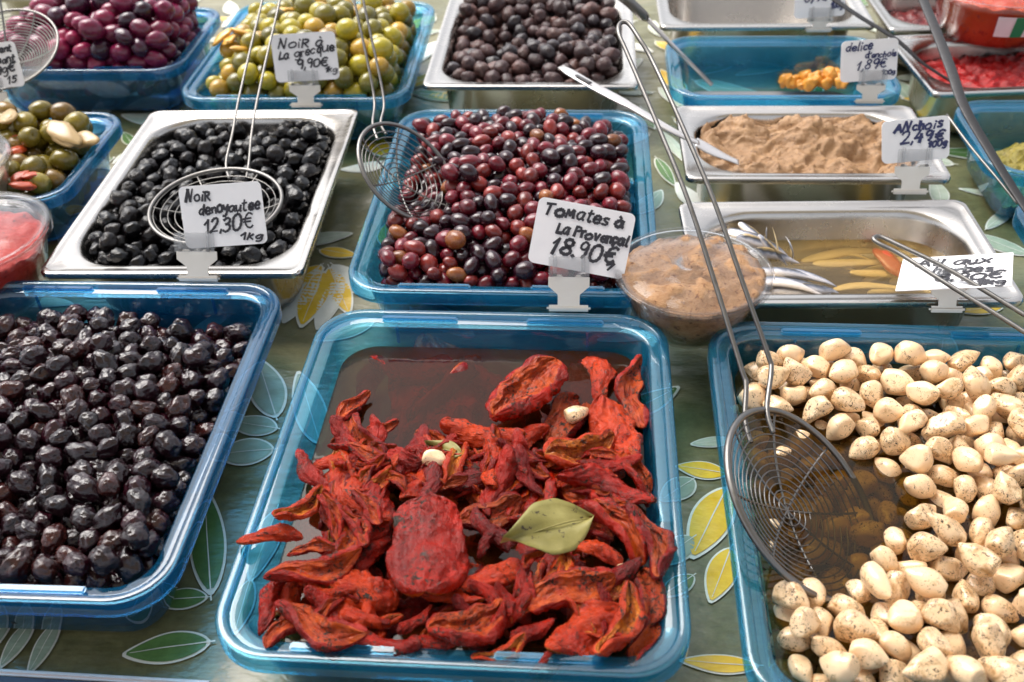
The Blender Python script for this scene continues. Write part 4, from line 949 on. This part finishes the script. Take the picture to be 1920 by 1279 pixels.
s = M('slot_dark'); SD = s.pbr(srgb(30, 28, 32), .5)
bar('hang_slot', [at(1080, 141, .1172), at(1108, 156, .1165)], .0036, .0012, SD, e)
e = empty('long_spoon', at(1330, 160, .02)); tag(e, 'long thin steel spoon with thick handle grip leaning in the nearly empty tray', 'spoon')
link('stem', tube('stem', [at(1210, 32, .118), at(1270, 95, .078), at(1334, 158, .03)], .0026, 10), MAT['white_metal'], e)
link('grip', tube('grip', [at(1150, -20, .155), at(1180, 4, .137), at(1206, 29, .121), at(1211, 33, .1175)], .0058, 14, taper=lambda t: 1 if t < .98 else .8), MAT['wire'], e)
e = empty('pepper_spoon', at(1785, 152, .05)); tag(e, 'dull steel spoon with its bowl end in the red pepper spread', 'spoon')
bar('handle', [at(1545, -14, .135), at(1610, 30, .118), at(1680, 74, .10), at(1730, 118, .080), at(1785, 154, .058)], .0085, .002, MAT['greyhandle'], e, lambda t: 1-.25*t)
e = empty('grey_spoon', at(1912, 385, .08)); tag(e, 'long grey metal handle crossing the right edge in front of the pepper spread', 'handle')
bar('handle', [at(1722, -20, .165), at(1752, 50, .155), at(1783, 130, .142), at(1808, 200, .128), at(1860, 290, .108), at(1925, 392, .086), at(1990, 480, .07)], .0085, .0022, MAT['greyhandle'], e, lambda t: 1.2-.4*abs(t-.3))
link('guard_wire', tube('guard_wire', smoothpath([at(1775, 215, .112), at(1820, 275, .102), at(1870, 335, .094), at(1908, 382, .086)], 6), .0012, 8), MAT['wire'], e)

# ------------------------------------------------------------------ clear tubs
def tub(label, px, py, zlid, rad, height, fillmat, filltop, rows=None):
    p = at(px, py, zlid); e = empty('deli_tub', (p.x, p.y, zlid-height)); tag(e, label, 'tub', 'clear plastic tubs')
    H = height; rb = rad*.70
    wob_ = lambda i, a: .0006*math.sin(a*22)*(1 if i < 5 else 0)
    body = [(0, .0006), (rb*.9, .0006), (rb, .003), (rad*.80, H*.45), (rad*.90, H*.86), (rad*.93, H*.93), (rad*.98, H*.95), (rad*.98, H*.965), (rad*.92, H*.95), (rad*.885, H*.86), (rad*.785, H*.45), (rb*.97, .0045), (0, .0025)]
    o = link('cup', lathe('cup', body, 64, wob_), MAT['clear']); o.parent = e
    lid = [(rad*1.0, H*.90), (rad*1.005, H*.99), (rad*.985, H*1.02), (rad*.95, H*1.025), (rad*.92, H*1.01), (rad*.90, H*.97), (rad*.86, H*.955), (rad*.82, H*.965), (rad*.79, H*1.0), (rad*.5, H*1.015), (0, H*1.02), (0, H*1.02-.001), (rad*.5, H*1.015-.001), (rad*.78, H*1.0-.001), (rad*.815, H*.955), (rad*.87, H*.945), (rad*.91, H*.965), (rad*.955, H*1.01), (rad*.975, H*1.0), (rad*.99, H*.90)]
    o = link('lid', fixn(lathe('lid', lid, 72)), MAT['clear']); o.parent = e
    fb = [(0, .004), (rb*.95, .005), (rad*.775, H*.45), (rad*.775+(rad*.105)*(filltop-.45)/.41, H*filltop), (rad*.6, H*(filltop+.02)), (rad*.3, H*(filltop+.05)), (0, H*(filltop+.03))]
    pr = []
    for i in range(len(fb)-1):
        for k in range(4): t = k/4; pr.append((fb[i][0]+(fb[i+1][0]-fb[i][0])*t, fb[i][1]+(fb[i+1][1]-fb[i][1])*t))
    pr.append(fb[-1]); me = fixn(lathe('filling', pr, 72))
    for v in me.vertices:
        if v.co.z > H*(filltop-.06): v.co.z += .006*noise.noise(v.co*60)+.004*noise.noise(v.co*140)
    o = link('filling', me, fillmat); o.parent = e
    return e
TB = paste_mat('tub_paste_tan', srgb(192, 148, 104), srgb(146, 102, 62), srgb(112, 68, 40), .5, 60, 1.0, 0)
tub('clear lidded tub of tan paste wedged between the red olive and anchovy trays', 1300, 506, .094, .0625, .048, TB, .93)
TC = paste_mat('tub_paste_red', srgb(196, 40, 4), srgb(166, 18, 3), srgb(120, 10, 3), .6, 60, .5, 0)
tub('clear lidded tub of red orange paste at the left edge', -62, 436, .097, .068, .068, TC, .80)
TP = paste_mat('tub_paste_pale', srgb(196, 180, 150), srgb(170, 150, 116), srgb(120, 104, 76), .4, 50)
tub('clear tub edge just showing in front of the pitted olives at the left edge', -106, 300, .104, .060, .07, TP, .8)
TT = paste_mat('tub_peppers', srgb(200, 40, 16), srgb(206, 90, 30), srgb(150, 24, 14), .25, 26, .4, .2)
tb = tub('clear tub of red and orange peppers with a green striped label at the back right', 1880, -30, .125, .082, .060, TT, .9)
# its paper label, wrapped on the front of the cup
c0 = Vector(tb.location); Hh = .060
def band(name, a0, a1, z0, z1, mat, off):
    V = []; F = []; n = 14
    for i in range(n+1):
        a = R(a0+(a1-a0)*i/n)
        for z in (z0, z1):
            rr_ = .082*(.80+.10*(z/Hh-.45)/.41)+off; V.append((c0.x+rr_*math.cos(a), c0.y+rr_*math.sin(a), c0.z+z))
    for i in range(n): F.append((i*2, i*2+2, i*2+3, i*2+1))
    return link(name, mesh(name, V, F), mat, tb)
s = M('green_print'); GP = s.pbr(srgb(20, 140, 96), .4)
band('paper_label', -108, -58, .022, .048, MAT['card'], .0016); band('green_stripe', -93, -82, .022, .048, GP, .0022)

# ------------------------------------------------------------------ price tags
GL = {'N': ['0,0 1,10', '1,10 5,0', '5,0 6,10'], 'o': ['3,6 1,5 0,3 1,.5 3,0 5,1 5.5,3.5 4.5,5.5 3,6'], 'i': ['1,6 1.2,0', '1.2,8.3 1.5,8.8'], 'R': ['0,0 .5,9', '.5,9 4,8.6 4.5,7 3,5.2 .6,4.8', '1.5,4.8 5,0'],
      'a': ['4.6,5.2 3,6 1,5 0,2.5 1.5,0 3.5,1 4.6,5.2', '4.6,5.8 4.6,1 5.4,0'], 'à': ['4.6,5.2 3,6 1,5 0,2.5 1.5,0 3.5,1 4.6,5.2', '4.6,5.8 4.6,1 5.4,0', '2,9.4 3.2,8'], 'L': ['.5,9.5 0,0', '0,0 4.5,.4'], 'g': ['4.6,5.2 3,6 1,5 0,3 1.5,.6 3.5,1.5 4.6,5.2', '4.6,5.6 4.8,-1 3,-3.8 .5,-3'],
      'r': ['0,6 .4,0', '.3,3.5 1.8,5.5 3.6,5.8'], 'e': ['.3,3 4.6,3.4 3.8,5.6 2,6 .4,4.2 .6,1.3 2.4,0 4.8,1'], 'c': ['4.4,5 2.6,6 .6,4.6 .3,2 2,.1 4.4,.9'], 'q': ['4.4,5.2 3,6 1,5 0,3 1.5,.6 3.5,1.5 4.4,5.2', '4.5,5.8 4.8,-4'],
      'u': ['0,6 .4,1.5 2,0 4,1.5', '4.6,6 4.4,1 5.4,0'], 'd': ['4.4,4.6 2.6,5.6 .6,4.4 .2,2 1.6,.2 3.4,1 4.4,4', '4.8,10 4.4,1 5.2,0'], 'n': ['0,6 .4,0', '.4,4 2.5,6 4.2,5 4.4,0'], 'y': ['0,6 .8,3 2.4,2.4 4,4', '4.8,6 4.2,0 2.6,-3.6 .4,-3.6'], 't': ['2,9 1.6,1.5 2.8,0 4,.6', '0,6.2 4,6.6'],
      '€': ['6,8.6 4,9.6 1.8,8 1,4.5 2,1.2 4.2,.2 6,1.4', '0,5.8 5,6.2', '0,3.8 4.6,4.2'], ',': ['1,1 .2,-1.8'], '.': ['.4,.2 1,.9'], "'": ['1,9.5 .4,7.5'], 'T': ['2.6,9.6 2.2,0', '0,9.2 5.6,9.8'], 'M': ['0,0 .8,7.4', '.8,7.4 3,2.5', '3,2.5 5.4,7.4', '5.4,7.4 6.2,0'], 'm': ['0,6 .3,0', '.3,4 1.8,6 2.9,5 3,0', '3,4 4.6,6 5.7,5 5.8,0'],
      's': ['4,5.4 2.2,6 .6,4.8 2,3.2 4,2 3.2,.2 .4,.4'], 'P': ['.4,0 .8,9.5', '.8,9.5 4.4,9 4.6,6 .8,4.8'], 'p': ['.4,6 .2,-4', '.4,3.6 2.4,6 4.6,4.6 4.4,1.4 2.4,0 .4,1'], 'v': ['0,6 2.2,0', '2.2,0 4.6,6'], 'ç': ['4.4,5 2.6,6 .6,4.6 .3,2 2,.1 4.4,.9', '2.4,0 2.9,-1.4 1.7,-2.3'], 'l': ['.6,9.5 .4,.8 1.6,0'], 'h': ['.4,10 .2,0', '.2,4 2.4,6 4,5 4.2,0'],
      'A': ['0,0 3,9.8', '3,9.8 6,0', '1,3.6 5,3.8'], 'x': ['0,6 4.4,0', '4.4,6.2 0,0'], 'b': ['.4,10 .4,0', '.4,3.6 2.4,6 4.6,4.6 4.4,1.4 2.4,0 .4,1'], 'K': ['.4,9 .2,0', '4,6.8 .4,3', '1.4,3.8 4.4,0'], 'k': ['.4,9 .2,0', '4,6 .4,3', '1.4,3.6 4.4,0'],
      '0': ['3,9.5 .8,8 .2,4.5 1,1 3,0 5,1.4 5.6,5 4.8,8.4 3,9.5'], '1': ['0,6.2 2.6,9.8', '2.6,9.8 2,0'], '2': ['.4,7.4 1.6,9.4 4,9.4 4.8,7.4 3.4,4.4 0,.3', '0,.3 5.4,.5'], '3': ['.4,8.4 2.4,9.6 4.4,8.6 4,6.4 2,5.2', '2,5.2 4.6,4.4 4.8,1.8 2.6,0 .2,1'], '4': ['3,9.6 0,3.6', '0,3.6 5.4,4', '4,6.6 3.6,0'], '5': ['4.8,9.4 1,9.2', '1,9.2 .8,5.4', '.8,5.4 3.6,5.8 4.8,3 3,.2 .2,.8'],
      '8': ['4.6,8 3,9.6 1,8.4 1.2,6.4 4.2,3.8 4.8,1.6 3,0 .8,1 .6,3.2 4,6 4.6,8'], '9': ['4.8,8 3,9.6 .8,8.2 .8,5.8 2.6,4.8 4.4,6 4.8,8', '4.8,8.4 4.6,3 3.4,0'], ' ': []}
def spline2(P, sub=6): return [(q.x, q.y) for q in smoothpath([(x, y, 0) for x, y in P], sub)] if len(P) > 2 else P
RW = random.Random(3)
def strokes(text):
    out = []; x = 0
    for ch in text:
        gl = GL[ch]; mxx = 0; dy_ = RW.uniform(-.6, .6); sy_ = RW.uniform(.88, 1.15); sh_ = RW.uniform(-.06, .14); sx_ = RW.uniform(.85, 1.15)
        for st in gl:
            P = [tuple(float(c) for c in q.split(',')) for q in st.split()]; P = [(x_*sx_+sh_*y_+RW.uniform(-.15, .15), y_*sy_+dy_+RW.uniform(-.15, .15)) for x_, y_ in P]; mxx = max(mxx, max(p[0] for p in P)); out.append([(px+x, py) for px, py in spline2(P)])
        x += (mxx+RW.uniform(.9, 1.9)) if gl else 4.2
    return out, max(x-1.9, .1)
def writing(lines, w_, h_, pen, seed):
    V = []; F = []; g = random.Random(seed); zz = 0
    for text, u0, v0, wd, ht, slope in lines:
        st, tot = strokes(text); sx = wd*w_/tot; sy = ht*h_/10
        for P in st:
            zz += 1; b0 = len(V); jx, jy = g.uniform(-.25, .25), g.uniform(-.25, .25)
            Q = [((u0-.5)*w_+(x+jx+.12*y)*sx, (.5-v0)*h_+(y+jy)*sy+slope*(x*sx)) for x, y in P]
            n = len(Q); hp = pen/2*1.2*g.uniform(.8, 1.3)*(.8 if ht < .14 else 1)
            for i, (x, y) in enumerate(Q):
                a = Q[max(i-1, 0)]; b = Q[min(i+1, n-1)]; dx, dy = b[0]-a[0], b[1]-a[1]; l = math.hypot(dx, dy) or 1; dx, dy = dx/l, dy/l
                ex = -hp*.6 if i == 0 else hp*.6 if i == n-1 else 0
                k = hp*(1+.2*math.sin(i*1.7+zz))
                z_ = .0004+.00004*(zz % 12)
                V.append((x-dy*k+dx*ex, z_, y+dx*k+dy*ex)); V.append((x+dy*k+dx*ex, z_, y-dx*k+dy*ex))
            for i in range(n-1): F.append((b0+2*i, b0+2*i+1, b0+2*i+3, b0+2*i+2))
    return mesh('writing', [(x, -y, z) for x, y, z in V], F, False)
def cardmesh(w_, h_, r=.005, t=.0007):
    P = rrect(w_/2, h_/2, r, 5, 2); n = len(P)
    return mesh('card', [(x, -t/2, y) for x, y in P]+[(x, t/2, y) for x, y in P], [tuple(range(n)), tuple(range(2*n-1, n-1, -1))]+[(i, n+i, n+(i+1) % n, (i+1) % n) for i in range(n)], False)
def price_tag(label, base, corners, lines, ink='ink', lean=6, zb=ZR-.004, pen=.0013, barpx=82, plate=True, frame=None):
    o0 = at(base[0], base[1], zb); s_ = mpp(o0)
    d = (o0-CAM).normalized(); el = math.asin(-d.z); lean_ = el-R(lean)
    n_ = Vector((0, -math.cos(lean_), math.sin(lean_)))
    xa = Vector((1, 0, 0)); za = Vector((0, math.sin(lean_), math.cos(lean_)))
    e = empty('price_tag', o0); e.rotation_euler = (-lean_, 0, 0); tag(e, label, 'price tag', 'handwritten price tags')
    loc = lambda p: Vector(((p-o0).dot(xa), (p-o0).dot(za), 0))
    if frame is None:
        Q = [loc(onplane(*c, o0, n_)) for c in corners]; TL, TRr, BRr, BL = Q; c = (TL+TRr+BRr+BL)/4
        w_ = ((TRr-TL).length+(BRr-BL).length)/2; h_ = ((TL-BL).length+(TRr-BRr).length)/2; ex = (TRr-TL)+(BRr-BL); roll = math.atan2(ex.y, ex.x)
        cdm = link('card', cardmesh(w_, h_), MAT['card']); cdm.parent = e; cdm.location = (c.x, -.0032, c.y); cdm.rotation_euler = (0, -roll, 0)
        bot = ((BL+BRr)/2).y
    else:
        ctr, A, B = frame; w_, h_ = A.length, B.length; A = A.normalized(); Bn = (B-A*B.dot(A)).normalized(); Nn = A.cross(Bn)
        mt = Matrix(((A.x, -Nn.x, Bn.x, ctr.x), (A.y, -Nn.y, Bn.y, ctr.y), (A.z, -Nn.z, Bn.z, ctr.z), (0, 0, 0, 1)))
        cdm = link('card', cardmesh(w_, h_, .001), MAT['card']); cdm.parent = e
        em = Matrix.Translation(o0) @ Matrix.Rotation(-lean_, 4, 'X'); loc4 = em.inverted() @ mt; cdm.matrix_local = loc4
        bot = .022
    wm = link('writing', writing(lines, w_, h_, pen, len(label)), MAT[ink]); wm.parent = cdm; wm.location = (0, -.0004, 0)
    b_ = barpx*s_
    br = link('clip_bar', boxmesh('clip_bar', b_, .0045, .0052, .0018), MAT['clip']); br.parent = e
    top = max(bot-.002, .016)
    P = [(-b_*.25, .002), (b_*.25, .002), (b_*.25, top*.38), (b_*.47, top*.62), (b_*.47, top*.88), (-b_*.47, top*.88), (-b_*.47, top*.62), (-b_*.25, top*.38)]
    n = len(P); t = .0006
    pl = link('clip_plate', mesh('clip_plate', [(x, -t, z) for x, z in P]+[(x, t, z) for x, z in P], [tuple(range(n)), tuple(range(2*n-1, n-1, -1))]+[(i, n+i, n+(i+1) % n, (i+1) % n) for i in range(n)], False), MAT['clip']); pl.parent = e
    for sx in (-.24, .24):
        k = link('hinge_knuckle', boxmesh('hinge_knuckle', b_*.20, .0032, .0026, .001), MAT['clip']); k.parent = e; k.location = (sx*b_, -.0012, top*.90)
    sl_ = link('clear_sleeve', boxmesh('clear_sleeve', b_*.92, .0008, .016, .0003), MAT['sleeve']); sl_.parent = e; sl_.location = (0, -.0046, bot+.003)
    for sx in (-.32, .32):
        k = link('prong', boxmesh('prong', .0030, .0012, .015, .0005), MAT['sleeve']); k.parent = e; k.location = (sx*b_, -.0056, bot+.005)
        k = link('rivet', boxmesh('rivet', .0036, .0016, .0022, .0006), MAT['wire']); k.parent = e; k.location = (sx*b_, -.0060, bot-.0035)
    return e
price_tag('white price card for tomatoes, reading 18.90, tilted in front of the red olives', (1066, 578), ((1013, 368), (1193, 402), (1168, 524), (988, 490)),
          [('ToMates à', .08, .24, .80, .17, 0), ('La Provençal', .24, .49, .72, .15, 0), ('18.90€', .20, .80, .66, .25, 0), ('1', .78, .90, .05, .10, 0)], pen=.0018)
price_tag('white price card reading 12,30 clipped to the black olive tray', (372, 522), ((345, 350), (498, 339), (497, 455), (344, 466)),
          [('NoiR', .07, .25, .29, .17, 0), ('denoyautee', .22, .46, .72, .17, .02), ('12,30€', .25, .77, .58, .24, .03), ('1Kg', .68, .91, .25, .12, 0)], pen=.0015)
price_tag('white price card reading Noir a la grecque clipped to the green olive tray', (574, 197), ((510, 66), (630, 57), (637, 148), (518, 154)),
          [('NoiR à', .10, .30, .68, .20, 0), ('La grecque', .09, .52, .86, .17, .10), ('9,90€', .36, .74, .46, .18, .06), ('1Kg', .78, .84, .19, .11, 0)], pen=.0014, barpx=62)
price_tag('white price card reading Anchois 2,49 on the brown paste tray', (1706, 359), ((1652, 227), (1778, 216), (1778, 295), (1651, 308)),
          [('ANchois', .18, .28, .70, .20, .02), ('2,49€', .28, .56, .62, .26, .02), ('100g', .68, .70, .27, .14, .04)], 'inkb', pen=.0017, barpx=68)
price_tag('white price card with blue writing, delice anchois 1,89, on the nearly empty tray', (1630, 190), ((1577, 76), (1681, 72), (1681, 146), (1573, 156)),
          [('delice', .08, .25, .45, .20, .02), ("d'anchois", .43, .44, .53, .14, .02), ('1,89€', .27, .72, .50, .22, .03), ('100g', .73, .86, .23, .11, 0)], 'inkb', pen=.0012, barpx=56)
price_tag('white price card cut off by the left edge beside the purple olives', (-6, 206), ((-60, 84), (34, 77), (46, 160), (-50, 168)),
          [('piquant', .40, .22, .50, .15, .02), ('pimant', .42, .46, .50, .16, .02), ('9g€', .50, .70, .38, .18, .12), ('15', .68, .92, .18, .16, .1)], pen=.0015, barpx=56)
price_tag('white price card cut off by the top edge on the empty steel tray', (1535, 56), ((1488, -58), (1586, -62), (1584, 27), (1491, 36)),
          [('miel', .2, .35, .6, .2, 0), ('0,95€', .18, .66, .66, .26, .03), ('100g', .72, .84, .22, .14, .1)], 'inkb', pen=.0016, barpx=50)
c8 = at(1790, 510, .093); s8 = mpp(c8)
price_tag('white paper card about garlic with herbs, tipped flat over the anchovy tray', (1775, 580), None,
          [('Ail aux', .14, .30, .66, .22, 0), ('herbes', .30, .55, .52, .21, 0), ('8,90€', .34, .78, .56, .20, .02), ('1kg', .70, .94, .22, .14, 0)], 'ink', pen=.0019, barpx=66,
          frame=(c8, camvec(172, -4, -92, s8), camvec(58, -69, 111, s8)))

# ------------------------------------------------------------------ the table's edge
a = at(-60, 1257, .004); b = at(395, 1283, .004); d = (b-a); L_ = d.length; yaw = math.atan2(d.y, d.x)
s = M('edge_white'); EW = s.pbr(s.mix(s.noise(40, 4), srgb(178, 172, 176), srgb(214, 208, 210)), .35, 0, s.bump(s.noise(60, 3), .3, .002), .2)
e = empty('table_edging', (a+b)/2); tag(e, 'pale plastic edging strip along the table front below the wrinkled olives', 'edging')
o = link('strip', boxmesh('strip', L_, .0042, .004, .0014), EW); o.parent = e; o.rotation_euler = (0, 0, yaw)
s = M('edge_dark'); ED = s.pbr(srgb(52, 44, 66), .5)
o = link('backing', boxmesh('backing', L_, .010, .003, .0008), ED); o.parent = e; o.rotation_euler = (0, 0, yaw); o.location = Vector((math.sin(yaw)*.0075, -math.cos(yaw)*.0075, -.0012))
